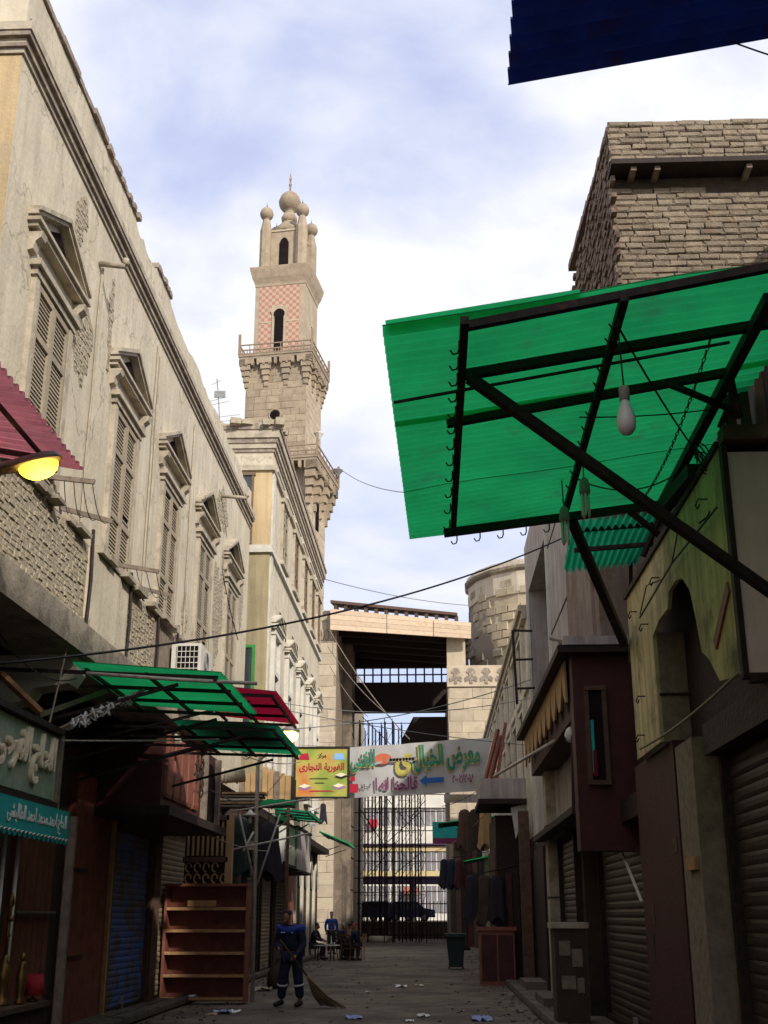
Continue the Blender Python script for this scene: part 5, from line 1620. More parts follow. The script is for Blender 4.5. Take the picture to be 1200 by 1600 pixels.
# ================================================================== RIGHT: PALE HOUSE, LONG HOUSE
PH = root('pale_house', 'pale house with a dark tall recess right of the stone drum', 'house', (5, 24, 0))
MB().bx(RX + .7, 10, 20.05, 29.2, 0, 10.4).build('core', 'house_pink', PH)
P = [(20.0, 3.2), (29.2, 3.2), (29.2, 10.55), (20.0, 10.55)]
for (a, b, c, d) in ((20.05, 23.4, 3.2, 10.5), (28.3, 29.2, 3.2, 10.5)):
    MB().bx(RX, RX + .7, a, b, c, d).build('wall', 'house_white', PH)
MB().bx(RX, RX + .7, 23.4, 28.3, 9.15, 10.5).build('spandrel', 'house_white', PH)
MB().bx(RX, RX + .7, 23.4, 28.3, 3.2, 6.0).build('wall', 'house_white', PH)
for yy_ in (23.3, 28.28): MB().bx(RX - .06, RX, yy_, yy_ + .12, 3.3, 9.25).build('recess_frame', 'white_paint', PH)
MB().bx(RX + .6, RX + .69, 23.4, 28.3, 6.0, 9.15).build('recess_back', 'wood_dark', PH)
MB().bx(RX + .5, RX + .6, 24.3, 25.5, 6.2, 8.6).build('inner_window', 'house_white', PH)
for z in (4.6, 6.9, 8.7): MB().bx(RX - .012, RX, 20.1, 23.3, z, z + .03).build('joint', 'dust_brown', PH)
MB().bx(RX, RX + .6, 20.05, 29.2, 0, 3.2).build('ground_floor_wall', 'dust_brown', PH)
roller(PH, 20.4, 23.0, .14, 2.9, RX, -1, 'roller_grey')
MB().bx(RX - .1, RX, 26.2, 28.6, .14, 3.0).build('door', 'wood_dark', PH)
MB().bx(RX - .25, RX - .0, 23.4, 23.95, .12, 4.6).build('column', 'concrete', PH)
for z in (1.9, 3.2): MB().bx(RX - .26, RX + .01, 23.39, 23.96, z, z + .03).build('column_joint', 'dust_brown', PH)

LH = root('long_house', 'long low cream house with tall narrow windows leading to the mausoleum', 'house', (5, 44, 0))
MB().bx(RX, 10, 29.3, 62, 3.4, 8.9).build('wall', 'trim_pale', LH)
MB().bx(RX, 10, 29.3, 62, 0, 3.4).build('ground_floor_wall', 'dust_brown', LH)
MB().bx(RX - .2, 10, 29.3, 62, 8.9, 9.05).bx(RX - .12, 10, 29.3, 62, 8.7, 8.9).build('cornice', 'trim', LH)
MB().bx(RX - .08, RX, 29.3, 62, 6.9, 7.05).build('string_course', 'white_paint', LH)
for i in range(12):
    y = 30.2 + i * 2.6
    MB().bx(RX - .10, RX, y, y + .35, 3.5, 8.68).build('pilaster', 'trim_pale', LH)
    for (z0, z1) in ((4.3, 6.6), (7.3, 8.5)):
        w = MB().bx(RX - .06, RX, y + .75, y + .85, z0, z1).bx(RX - .06, RX, y + 1.85, y + 1.95, z0, z1).bx(RX - .09, RX, y + .7, y + 2.0, z1, z1 + .1).build('window', 'white_paint', LH)
        MB().bx(RX - .02, RX - .002, y + .85, y + 1.85, z0, z1).build('shutter', 'shutter_brown', w)
for i in range(6):
    y = 30.0 + i * 5.2
    if i % 2: roller(LH, y + .3, y + 3.0, .14, 2.8, RX, -1, 'roller_grey')
    else: MB().bx(RX - .08, RX, y + .3, y + 2.6, .14, 2.9).build('door', ('wood_dark', 'maroon', 'wood_mid')[i // 2], LH)
    MB().bx(RX - .35, RX - .1, y - .3, y - .05, .12, 4.0).build('post', ('wood_mid', 'concrete', 'wood_dark')[i % 3], LH)

# steel frame fixed to the pale house
FRm = root('steel_frame', 'thin rusty steel frame standing out from the pale house wall', 'frame', (2.0, 28, 5.5))
a0, a1 = at(801, 985, Y=27.2), at(808, 1100, Y=27.2)
MB().beam(a0, a1, .06).build('upright', 'steel', FRm)
for (a, b) in (((801, 985), (832, 986)), ((804, 1031), (833, 1030)), ((808, 1076), (836, 1075))):
    MB().beam(at(*a, Y=27.2), at(*b, Y=27.2), .045).build('arm', 'steel', FRm)
pl = root('slanting_pipe', 'long pale pipe slanting across the long house front', 'pipe', at(780, 1200, Y=24))
MB().tube([at(772, 1213, Y=26), at(880, 1150, Y=19)], .03, 6).build('pipe', 'pipe_white', pl, smooth=True)
ld = root('timber_poles', 'bundle of reddish timber poles leaning beside the banner end', 'poles', at(775, 1230, Y=33))
for (a, b) in (((757, 1225), (778, 1140)), ((765, 1225), (783, 1150)), ((775, 1225), (790, 1130))):
    MB().beam(at(*a, Y=34), at(*b, Y=34.4), .09).build('pole', 'wood_red', ld)

# white box awning, dark shops below
WA = root('box_awning', 'white panelled box awning jutting from the long house over dark shops', 'awning', (1.7, 30.5, 4.2))
x0w, x1w = at(750, 1230, Y=30.2).x, RX - .1
zw0, zw1 = at(790, 1248, Y=30.2).z, at(790, 1216, Y=30.2).z
for i in range(4):
    xa = x0w + (x1w - x0w) * i / 4
    MB().bx(xa + .004, xa + (x1w - x0w) / 4 - .004, 30.2, 30.24, zw0, zw1).build('panel', 'house_white', WA)
MB().bx(x0w, x1w, 30.24, 33, zw0 + .02, zw1 - .02).build('box', 'house_white', WA)
MB().bx(x0w - .05, x1w, 30.15, 33.1, zw0 - .12, zw0).build('soffit', 'wood_dark', WA)
KB = root('shop_shack', 'dark timber shop front under the white box awning', 'shop', (1.8, 32, 0))
MB().bx(1.55, RX - .12, 31.0, 34.5, .12, 4.0).build('body', 'wood_dark', KB)
for i in range(6): MB().bx(1.5, 1.55, 31.0 + i * .58, 31.5 + i * .58, .12, 3.2).build('plank', ('wood_mid', 'wood_dark', 'maroon')[i % 3], KB)
for i in range(4): MB().bx(1.58 + i * .18, 1.73 + i * .18, 30.93, 31.0, .12, 2.6).build('front_plank', ('wood_dark', 'maroon')[i % 2], KB)
MB().prism([(0, 0), (.42, .1), (.1, -.75)], at(798, 1262, Y=30.4), EX, EZ, (0, .02, 0)).build('torn_canvas', 'ac_white', KB)
RC = root('red_cabinet', 'low dark red wooden cabinet standing before the right hand shops', 'cabinet', (1.45, 32.5, 0))
MB().bx(1.05, 1.9, 30.35, 30.85, .02, 1.25).build('body', 'wood_red', RC)
MB().bx(1.0, 1.95, 30.3, 30.9, 1.25, 1.33).build('top', 'wood_red', RC)
for i in range(2): MB().bx(1.1 + i * .4, 1.46 + i * .4, 30.33, 30.35, .12, 1.15).build('door', 'maroon', RC)
EB = root('junction_cabinet', 'grey concrete cabinet with peeling posters at the right kerb', 'cabinet', (1.95, 18.6, .12))
MB().bx(1.72, 2.18, 18.3, 18.9, .12, 1.42).build('body', 'dust_brown', EB)
MB().bx(1.68, 2.22, 18.26, 18.94, 1.42, 1.5).build('cap', 'concrete', EB)
for (x, z, w, h) in ((1.78, 1.05, .16, .2), (1.96, .9, .15, .24), (1.8, .6, .2, .18), (2.02, .55, .1, .2)):
    MB().bx(x, x + w, 18.285, 18.298, z, z + h).build('poster_scrap', 'wood_grey', EB)
WBn = root('wheelie_bin', 'dark wheeled rubbish bin standing by the right hand shops', 'bin', (.62, 39.4, 0))
MB().add([(.42, 39.2, .08), (.84, 39.2, .08), (.84, 39.75, .08), (.42, 39.75, .08), (.32, 39.1, 1.0), (.92, 39.1, 1.0), (.92, 39.85, 1.0), (.32, 39.85, 1.0)], [(3, 2, 1, 0), (4, 5, 6, 7), (0, 1, 5, 4), (1, 2, 6, 5), (2, 3, 7, 6), (3, 0, 4, 7)]).build('body', 'bin_dark', WBn)
MB().bx(.28, .96, 39.05, 39.9, 1.0, 1.06).bx(.3, .94, 39.0, 39.05, .96, 1.03).build('lid', 'bin_dark', WBn)
for x in (.40, .82): MB().tube([V(x, 39.7, .1), V(x + .04, 39.7, .1)], .1, 12).build('wheel', 'shoe', WBn)
for (x0s, y0s, z, lab) in ((1.85, 26.5, .17, 'worn stone door step before the right hand shops'), (1.8, 21.5, .16, 'low stone door step near the grey cabinet')):
    MB().bx(x0s, 2.45, y0s, y0s + 1.8, .1, .12 + z).build('door_step', 'paving', None, label=lab, cat='step', loc=(x0s, y0s, 0))

# wooden kiosk oriel with scalloped valance
KO = root('wooden_kiosk', 'dark maroon wooden oriel with a tan scalloped valance over the right shops', 'oriel', (2.2, 20, 3.2))
MB().bx(1.92, 3.25, 16.2, 16.58, 2.4, 5.0).build('front_wall', 'maroon', KO)
MB().bx(1.98, 2.4, 16.6, 24.4, 4.25, 5.0).build('side_wall', 'maroon', KO)
MB().bx(1.72, 3.25, 16.0, 24.7, 5.0, 5.1).build('roof_board', 'wood_dark', KO)
rf = MB()
for i in range(14):
    x = rnd.uniform(1.8, 3.0); y = rnd.uniform(16.1, 16.5); L = rnd.uniform(.2, .7)
    d = V(rnd.uniform(-1, 1), rnd.uniform(-.4, .4), rnd.uniform(-.08, .15)) * L
    rf.beam(V(x, y, 5.13), V(x, y, 5.16) + d, rnd.uniform(.03, .08), .03)
rf.build('roof_junk', 'wood_grey', KO)
MB().bx(1.8, 3.2, 15.98, 16.12, 5.1, 5.22).build('roof_edge', 'house_white', KO)
sv = [(16.6, 5.0), (24.4, 5.0)]
nsc = 9
yy = 24.4
sv.append((24.4, 4.45))
for i in range(nsc):
    w_ = 7.8 / nsc
    a = 24.4 - i * w_
    sv += [(a - w_ * .12, 4.42), (a - w_ * .32, 4.56), (a - w_ * .42, 4.72), (a - w_ * .5, 4.9), (a - w_ * .58, 4.72), (a - w_ * .68, 4.56), (a - w_ * .88, 4.42)]
sv.append((16.6, 4.42))
MB().prism(sv, (1.86, 0, 0), EY, EZ, (.03, 0, 0)).build('valance', 'board_tan', KO)
fw_ = MB().bx(2.06, 2.12, 16.14, 16.2, 3.3, 4.5).bx(2.3, 2.36, 16.14, 16.2, 3.3, 4.5).bx(2.06, 2.36, 16.12, 16.2, 4.5, 4.56).bx(2.06, 2.36, 16.12, 16.2, 3.24, 3.3).build('window', 'wood_mid', KO)
MB().bx(2.12, 2.3, 16.17, 16.2, 3.3, 4.5).build('pane', 'void', fw_)
MB().bx(2.13, 2.17, 16.155, 16.17, 3.4, 4.1).build('hung_ribbon', 'teal_paint', fw_)
MB().bx(2.14, 2.19, 16.15, 16.155, 3.35, 3.7).build('hung_ribbon', 'crimson_sheet', fw_)
MB().tube([V(1.98, 16.9, 4.0), V(1.95, 17.0, 2.95)], .04, 6).build('corner_post', 'wood_dark', KO)
MB().bx(1.95, 2.39, 16.6, 24.3, 2.96, 3.06).build('floor', 'wood_dark', KO)
MB().lathe([(.01, 0), (.09, .03), (.12, .12), (.09, .21), (.03, .25), (.03, .3)], V(2.05, 17.6, 3.98), 14).build('globe_lamp', 'bulb', KO, smooth=True)

# green awnings and signs far right
flat_awning('green_awning', 'narrow dark green awning under the right end of the banner', 2.3, .2, 44.0, 46.0, 5.0, 4.75, 'teal_sheet', 14, 2.4)
flat_awning('green_awning', 'tattered bright green awning low at the far right shops', 2.3, .3, 50.0, 52.0, 3.9, 3.5, 'green_sheet', 14, 2.4)
TS = root('shop_sign', 'teal and purple shop sign in the shade below the dark green awning', 'sign', (1.2, 47, 3.5))
a, b = at(676, 1318, Y=47), at(728, 1284, Y=47)
MB().bx(a.x, b.x, 47, 47.12, a.z, b.z).build('board', 'teal_paint', TS)
MB().bx(a.x, b.x, 46.98, 47.0, a.z, a.z + .2).build('stripe', 'ink_purple', TS)
MB().tube([V(b.x, 47.05, b.z - .1), V(2.4, 47.05, b.z - .1)], .03, 6).build('bracket', 'steel', TS)
YS = root('shop_sign', 'small white sign with green and yellow writing under the banner', 'sign', (1.2, 42, 4.6))
a, b = at(694, 1254, Y=42), at(730, 1241, Y=42)
MB().bx(a.x, b.x + .6, 42, 42.1, a.z, b.z).build('board', 'house_white', YS)
lettering('الخان', (a.x + .1, 42, a.z + .04), EX, EZ, -EY, .5, .2, .01, 'ink_yellow', YS, bold=.03)
MB().tube([V(b.x + .5, 42.05, a.z), V(2.4, 42.05, a.z)], .03, 6).build('bracket', 'steel', YS)
for i, (px, py, Y, lab) in enumerate(((742, 1275, 36, 'brown sacking bundle at the corner of the white box awning'), (700, 1350, 50, 'dark garments hung low at the far right shops'), (757, 1380, 31, 'dark garments hung beside the red cabinet'))):
    p = at(px, py, Y=Y)
    p.x = max(p.x, .7)
    q = root('hanging_goods', lab, 'goods', p, 'goods hung on the right')
    for k in range(3): drape(p + V(-.3 + .3 * k, -.1 * k, .2), .42, 1.1, (('wood_mid', 'dust_brown', 'board_tan'), ('cloth_dark', 'navy', 'maroon'), ('cloth_dark', 'dust_brown', 'cloth_dark'))[i][k], q, 10 * i + k)
    MB().tube([p + V(0, 0, .25), V(2.4, p.y, p.z + .5)], .02, 5).build('rod', 'steel', q)

MK = root('market_stall', 'dark timber market stall with a board roof beside the mausoleum wall', 'stall', (1.6, 61, 0))
MB().bx(1.0, 2.38, 60.2, 64.8, 0, 5.6).build('body', 'wood_dark', MK)
for i in range(5): MB().bx(1.02 + i * .27, 1.26 + i * .27, 60.12, 60.2, .1, 4.6).build('plank', ('wood_mid', 'wood_dark', 'maroon')[i % 3], MK)
MB().bx(.7, 2.38, 59.6, 64.9, 5.6, 5.75).build('roof_board', 'wood_dark', MK)
MB().bx(.75, 1.0, 60.3, 64.5, .8, 3.4).build('counter_front', 'dust_brown', MK)

for (y, z, w, h, mm) in ((14.2, 1.5, .3, .22, 'wood_mid'), (14.3, 1.1, .2, .3, 'dust_brown'), (12.6, 2.2, .22, .16, 'wood_mid')):
    MB().bx(RX + .042, RX + .049, y - w / 2, y + w / 2, z, z + h).build('bill', mm, BH)

# ================================================================== BANNER, POSTER
BN = root('banner', 'grey white cloth banner with big green lettering hung across the street', 'banner', (-.5, 38, 5))
b00, b10, b01, b11 = at(545, 1247, Y=38), at(752, 1236, Y=38), at(545, 1168, Y=38), at(768, 1152, Y=38)
def bnp(s, t): return b00.lerp(b10, s).lerp(b01.lerp(b11, s), t)
bwave = lambda q: .07 * math.sin(q.x * 2.1 + q.z) + .045 * math.sin(q.x * 5 - q.z * 4) + .02 * math.sin(q.x * 11 + q.z * 6)
bm = MB()
for j in range(9):
    for i in range(33):
        q = bnp(i / 32, j / 8)
        bm.v.append(q + V(0, -bwave(q) - .02 * math.sin(j * 1.3 + i * .4), 0))
for j in range(8):
    for i in range(32):
        k = j * 33 + i
        bm.f.append((k, k + 1, k + 34, k + 33))
bm.build('cloth', 'banner', BN, smooth=True)
bu = (b10 - b00).normalized()
bW = (b10 - b00).length; bH = (b01 - b00).length
def bl_(text, s0, t0, w, h, m, d=.07, **k):
    return lettering(text, bnp(s0, t0) - EY * d, bu, EZ, -EY, w * bW, h * bH, .012, m, BN, wave=bwave, **k)
bl_('معرض الخيال', .47, .38, .51, .58, 'ink_yellow', .085, bold=.05, italic=-.05)
bl_('معرض الخيال', .48, .41, .505, .55, 'ink_green', .10, bold=.035, italic=-.05)
bl_('الفنى', .01, .46, .19, .46, 'ink_yellow', .085, bold=.04)
bl_('الفنى', .015, .49, .185, .44, 'ink_green', .10, bold=.03)
bl_('ى', .34, .36, .13, .46, 'ink_yellow', .11, bold=.06)
bl_('قالحنا له ا', .20, .10, .32, .26, 'ink_purple', .09, bold=.03)
bl_('٢٠٠٢/٢٠١٨', .77, .16, .17, .17, 'ink_purple', .09, bold=.03, raw=True)
bl_('٧٤٠٠٢', .09, .16, .08, .09, 'ink_black', .09, bold=.01, raw=True)
c = bnp(.62, .25) - EY * .1
MB().prism([(-.42, 0), (-.18, .17), (-.18, .08), (.36, .08), (.36, -.08), (-.18, -.08), (-.18, -.17)], c, bu, EZ, (0, -.01, 0)).build('arrow', 'ink_blue', BN)
c = bnp(.245, .72) - EY * .11
MB().prism([(.2 * math.cos(t) * 1.4, .17 * math.sin(t)) for t in [k * math.pi / 8 for k in range(16)]], c, bu, EZ, (0, -.01, 0)).build('emblem', 'ink_orange', BN)
tl = MB()
for k in range(9): tl.prism([(.1 * math.cos(t), .06 * math.sin(t)) for t in [j * math.pi / 4 for j in range(8)]], c + bu * (.2 + k * .1) - EZ * .05, bu, EZ, (0, -.012, 0))
tl.build('emblem_tail', 'mould_dark', BN)
MB().prism([(0, 0), (1.05, .26), (1.05, .33), (0, .1)], bnp(.0, .12 + .36) - EY * .12, bu, EZ, (0, -.008, 0)).build('fold_strip', 'banner', BN)
MB().bx(b00.x + .02, b00.x + .3, 37.84, 37.86, b00.z + .15, b00.z + .42).bx(b00.x + .05, b00.x + .2, 37.835, 37.855, b00.z + .5, b00.z + .65).build('print_mark', 'ink_red', BN)
for (p, q) in ((b01, V(-4.4, 38, b01.z + .1)), (b00, V(-4.4, 38, b00.z - .1)), (b11, V(RX, 37, b11.z + .1)), (b10, V(RX, 37.5, b10.z))):
    MB().tube([p, q], .012, 5).build('rope', 'rope', BN)

PS = root('poster_sign', 'yellow green shop poster in a dark frame left of the banner', 'sign', (-3.5, 37.4, 5))
a, b = at(461, 1245, Y=37.3), at(544, 1169, Y=37.3)
w_, h_ = b.x - a.x, b.z - a.z
MB().bx(a.x, b.x, 37.3, 37.36, a.z, b.z).build('board', 'poster', PS)
MB().bx(a.x - .05, a.x, 37.26, 37.38, a.z - .05, b.z + .05).bx(b.x, b.x + .05, 37.26, 37.38, a.z - .05, b.z + .05).bx(a.x, b.x, 37.26, 37.38, b.z, b.z + .05).bx(a.x, b.x, 37.26, 37.38, a.z - .05, a.z).build('frame', 'ink_black', PS)
lettering('مركز', (a.x + w_ * .42, 37.3, a.z + h_ * .78), EX, EZ, -EY, w_ * .16, h_ * .12, .01, 'ink_black', PS, bold=.02)
lettering('الغورية التجارى', (a.x + w_ * .07, 37.3, a.z + h_ * .50), EX, EZ, -EY, w_ * .86, h_ * .20, .012, 'ink_red', PS, bold=.03)
for (fx, fz, fw2, fh, mm) in ((.06, .76, .2, .14, 'ink_red'), (.72, .76, .22, .14, 'sky_ink'), (.25, .36, .4, .02, 'ink_black'), (.36, .27, .2, .02, 'ink_black'), (.25, .10, .5, .03, 'ink_red')):
    MB().prism([(0, 0), (w_ * fw2, 0), (w_ * fw2 * .85, h_ * fh), (w_ * fw2 * .1, h_ * fh * .9)], (a.x + w_ * fx, 37.3, a.z + h_ * fz), EX, EZ, (0, -.008, 0)).build('print_mark', mm, PS)
for (fx, fz, mm) in ((.05, .13, 'book_lilac'), (.70, .14, 'book_lilac'), (.74, .36, 'ink_black')):
    O = V(a.x + w_ * fx, 37.3, a.z + h_ * fz)
    MB().prism([(0, .06), (.22, .0), (.44, .08), (.2, .17)], O, EX, EZ, (0, -.008, 0)).build('printed_book', mm, PS)
    MB().prism([(.02, .075), (.2, .02), (.4, .09), (.2, .15)], O + V(0, -.009, .045), EX, EZ, (0, -.006, 0)).build('printed_page', 'letter_cream', PS)
MB().tube([V(a.x, 37.34, b.z), V(-4.4, 37.34, b.z + .1)], .025, 5).tube([V(a.x, 37.34, a.z), V(-4.4, 37.34, a.z)], .025, 5).build('bracket', 'steel', PS)

# ================================================================== OVERHEAD CABLES
def cable(lab, p, q, sag, r, m='cable', n=24):
    MB().tube(sagline(p, q, sag, n), r, 5).build('overhead_cable', m, None, label=lab, cat='cable', group='cables over the street', loc=p)
cable('black cable rising from the left balcony across to the right house', at(-5, 1037, Y=11.5), at(885, 838, Y=20.1), .35, .014)
cable('thin grey cable crossing the sky just above the timber roof', at(500, 903, Y=47), at(735, 946, Y=62), .2, .02, 'plastic_grey')
cable('upper cable slanting down before the dark passage', at(515, 985, Y=50), at(640, 1155, Y=46), .3, .022, 'wood_grey')
cable('middle cable slanting down before the dark passage', at(512, 1010, Y=50), at(610, 1120, Y=46), .25, .018, 'wood_grey')
cable('lower cable slanting down before the dark passage', at(515, 1040, Y=50), at(575, 1120, Y=47), .2, .016, 'wood_grey')
cable('grey cable running level above the banner', at(440, 1140, Y=28), at(830, 1062, Y=28), .22, .012, 'plastic_grey')
cable('second grey cable just below the level one above the banner', at(440, 1098, Y=30), at(835, 1090, Y=28.6), .3, .010, 'plastic_grey')
cable('thin cable touching the top of the poster sign', at(400, 1100, Y=26), at(832, 1165, Y=28), .1, .010, 'plastic_grey')
cable('faint cable from the minaret gallery towards the green canopy', at(532, 733, Y=66), at(640, 770, Y=40), .3, .02, 'plastic_grey')
cable('pale rope hanging from the balcony to the leaning board', at(135, 870, Y=13.6), at(75, 1140, Y=12.7), .05, .012, 'cable_pale')
cable('black cable looping along the balcony edge', at(10, 790, Y=11.6), at(140, 985, Y=14.2), .25, .016)
cable('bundle of black wires along the lower balcony edge', at(85, 925, Y=13.0), at(255, 1055, Y=18.0), .12, .022)
cable('wire drooping from the slab below the balcony at the left edge', at(0, 990, Y=11.5), at(120, 1060, Y=13.4), .18, .008)
cable('short black wire leaving the blue awning at the right edge', at(1143, 65, Y=4.3), at(1290, 110, Y=4.3), .01, .004)

# ================================================================== PEOPLE
def skin_obj(name, J, E_, m, parent, sub=2, rootv=0):
    me = bpy.data.meshes.new(name)
    ks = list(J)
    me.from_pydata([J[k][0] for k in ks], [(ks.index(a), ks.index(b)) for a, b in E_], [])
    o = bpy.data.objects.new(name, me)
    col.objects.link(o)
    o.modifiers.new('s', 'SKIN')
    ss = o.modifiers.new('u', 'SUBSURF'); ss.levels = sub; ss.render_levels = sub
    for i, k in enumerate(ks):
        r = J[k][1]
        me.skin_vertices[0].data[i].radius = r if isinstance(r, tuple) else (r, r)
        me.skin_vertices[0].data[i].use_root = (i == rootv)
    dg = bpy.context.evaluated_depsgraph_get()
    m2 = bpy.data.meshes.new_from_object(o.evaluated_get(dg))
    o.modifiers.clear()
    o.data = m2
    m2.name = name
    m2.materials.clear(); m2.materials.append(M[m])
    m2.polygons.foreach_set('use_smooth', [True] * len(m2.polygons))
    o.parent = parent
    WL[o] = V(0, 0, 0)
    return o
def person(label, loc, rotz, P, shirt, trousers, hair='hair', scarf=None, bulk=1.0):
    """P: joint positions, figure faces local -Y"""
    r = root('person', label, 'person', loc, rotz=rotz, local=True)
    p = {k: Vector(v) for k, v in P.items()}
    J, E_ = {}, []
    def j(n, v, rad): J[n] = (tuple(v), rad)
    fwd = Vector(P.get('look', (0, -1, 0))).normalized() if 'look' in P else V(0, -1, 0)
    hd = p['head']
    j('pelvis', p['pelvis'], .12); j('chest', p['chest'], (.15, .11)); j('neckb', p['neck'], .06); j('neck', p['neck'].lerp(hd, .45), .05)
    j('jaw', hd + V(0, 0, -.05) + fwd * .03, (.055, .06)); j('skull', hd + V(0, 0, .05), (.078, .092)); j('crown', hd + V(0, 0, .12) - fwd * .01, (.05, .06))
    j('nose', hd + V(0, 0, -.005) + fwd * .115, .012)
    E_ += [('pelvis', 'chest'), ('chest', 'neckb'), ('neckb', 'neck'), ('neck', 'jaw'), ('jaw', 'skull'), ('skull', 'crown'), ('jaw', 'nose')]
    for s in 'LR':
        j('sh' + s, p['sh' + s], .06); j('el' + s, p['el' + s], .04); j('wr' + s, p['wr' + s], .028)
        d = (p['wr' + s] - p['el' + s]).normalized()
        side = d.cross(V(.3, 1, .2)).normalized()
        pal = p['wr' + s] + d * .06
        j('palm' + s, pal, (.034, .022))
        E_ += [('chest', 'sh' + s), ('sh' + s, 'el' + s), ('el' + s, 'wr' + s), ('wr' + s, 'palm' + s)]
        cl = d.cross(side)
        for k in range(4):
            b = pal + side * (k - 1.5) * .018 + d * (.035 - abs(k - 1.2) * .006)
            t = b + d * .025 + cl * .03
            j('f%d%s' % (k, s), b, .009); j('g%d%s' % (k, s), t, .008)
            E_ += [('palm' + s, 'f%d%s' % (k, s)), ('f%d%s' % (k, s), 'g%d%s' % (k, s))]
        th = pal - side * .035 + d * .0 + cl * .015
        j('th' + s, th, .011); j('tt' + s, th + d * .03 + cl * .018, .009)
        E_ += [('palm' + s, 'th' + s), ('th' + s, 'tt' + s)]
        j('hip' + s, p['hip' + s], .075); j('kn' + s, p['kn' + s], .05); j('an' + s, p['an' + s], .038); j('toe' + s, p['toe' + s], (.04, .025))
        E_ += [('pelvis', 'hip' + s), ('hip' + s, 'kn' + s), ('kn' + s, 'an' + s), ('an' + s, 'toe' + s)]
    skin_obj('body', J, E_, 'skin', r)
    # clothes
    J = {}; E_ = []
    j('pelvis', p['pelvis'] + V(0, 0, .02), (.165 * bulk, .135 * bulk)); j('waist', p['pelvis'].lerp(p['chest'], .5), (.155 * bulk, .125 * bulk)); j('chest', p['chest'], (.175 * bulk, .135 * bulk)); j('col', p['neck'] - V(0, 0, .03), (.085, .08))
    E_ += [('pelvis', 'waist'), ('waist', 'chest'), ('chest', 'col')]
    for s in 'LR':
        j('sh' + s, p['sh' + s], .082 * bulk); j('el' + s, p['el' + s], .062 * bulk); j('wr' + s, p['wr' + s], .047 * bulk)
        E_ += [('chest', 'sh' + s), ('sh' + s, 'el' + s), ('el' + s, 'wr' + s)]
    skin_obj('jacket', J, E_, shirt, r)
    J = {}; E_ = []
    j('pelvis', p['pelvis'], (.16, .13))
    for s in 'LR':
        j('hip' + s, p['hip' + s], .105 * bulk); j('kn' + s, p['kn' + s], .083 * bulk); j('an' + s, p['an' + s] + V(0, 0, .03), .072 * bulk)
        E_ += [('pelvis', 'hip' + s), ('hip' + s, 'kn' + s), ('kn' + s, 'an' + s)]
    skin_obj('trousers', J, E_, trousers, r)
    for s in 'LR':
        a, t = p['an' + s], p['toe' + s]
        skin_obj('shoe', {'a': (tuple(a - (t - a) * .25 + V(0, 0, -.03)), (.062, .055)), 'b': (tuple(a.lerp(t, .5) - V(0, 0, .01)), (.066, .055)), 'c': (tuple(t + (t - a) * .12), (.056, .04))}, [('a', 'b'), ('b', 'c')], 'shoe', r, 1)
    skin_obj('hair' if not scarf else 'head_scarf', {'a': (tuple(hd + V(0, 0, .02) - fwd * .035), (.092, .092)), 'b': (tuple(hd + V(0, 0, .10) - fwd * .012), (.088, .1)), 'c': (tuple(hd + V(0, 0, .15)), (.04, .05))}, [('a', 'b'), ('b', 'c')], scarf or hair, r, 2)
    for s in (-1, 1):
        sd_ = fwd.cross(EZ).normalized()
        MB().lathe([(.001, -.008), (.008, -.004), (.009, 0), (.008, .004), (.001, .008)], tuple(hd + V(0, 0, .015) + fwd * .082 + sd_ * .032 * s), 8).build('eye', 'hair', r)
    return r, p

# the sweeper
SWP = {'pelvis': (0, 0, .90), 'chest': (-.02, -.04, 1.24), 'neck': (-.03, -.09, 1.42), 'head': (-.04, -.17, 1.53), 'look': (-.2, -1, -.5),
       'shL': (.19, -.05, 1.35), 'elL': (.25, -.04, 1.06), 'wrL': (.17, -.22, .87), 'shR': (-.21, -.06, 1.35), 'elR': (-.29, -.03, 1.08), 'wrR': (-.16, -.24, 1.0),
       'hipL': (.10, 0, .86), 'knL': (.15, -.03, .47), 'anL': (.17, .04, .09), 'toeL': (.18, -.15, .035),
       'hipR': (-.10, 0, .86), 'knR': (-.15, -.05, .47), 'anR': (-.20, .02, .09), 'toeR': (-.24, -.17, .035)}
swl = V(-2.66, 23.3, .02)
sw, pj_ = person('street sweeper in navy overalls with a blue yoke leaning on a broom', swl, R(-18), SWP, 'navy', 'navy', scarf='cloth_dark', bulk=1.16)
skin_obj('blue_yoke', {'a': ((-.02, -.045, 1.27), (.21, .165)), 'b': ((-.03, -.06, 1.37), (.17, .135)), 'l': ((.2, -.05, 1.345), .102), 'l2': ((.225, -.045, 1.26), .09), 'r': ((-.215, -.06, 1.345), .102), 'r2': ((-.25, -.05, 1.26), .09)},
         [('a', 'b'), ('b', 'l'), ('l', 'l2'), ('b', 'r'), ('r', 'r2')], 'cloth_blue', sw, 2)
for s in 'LR':
    a, b = pj_['kn' + s], pj_['an' + s]
    MB().tube([a.lerp(b, .22), a.lerp(b, .30)], .101, 14).build('reflective_band', 'cloth_white', sw, smooth=True)
lt = MB()
for k in range(5): lt.bx(-.13 + k * .05, -.10 + k * .05, -.222, -.214, 1.27, 1.288)
lt.build('chest_lettering', 'letter_white', sw)
Mr = Matrix.Translation(swl) @ Matrix.Rotation(R(-18), 4, 'Z')
hL = Mr @ (pj_['wrL'] + V(0, -.07, -.03)); hR = Mr @ (pj_['wrR'] + V(.06, -.05, 0))
br = root('broom', 'long straw broom held by the sweeper touching the street', 'broom', at(530, 1577, Z=0))
tip = at(512, 1568, Z=.06)
topb = hL + (hL - tip).normalized() * .45
MB().tube([topb, hL, hL.lerp(tip, .45)], .017, 8).build('handle', 'wood_mid', br, smooth=True)
hs = hL.lerp(tip, .42)
bs = MB()
e0 = at(500, 1572, Z=.03); e1 = at(541, 1576, Z=.02)
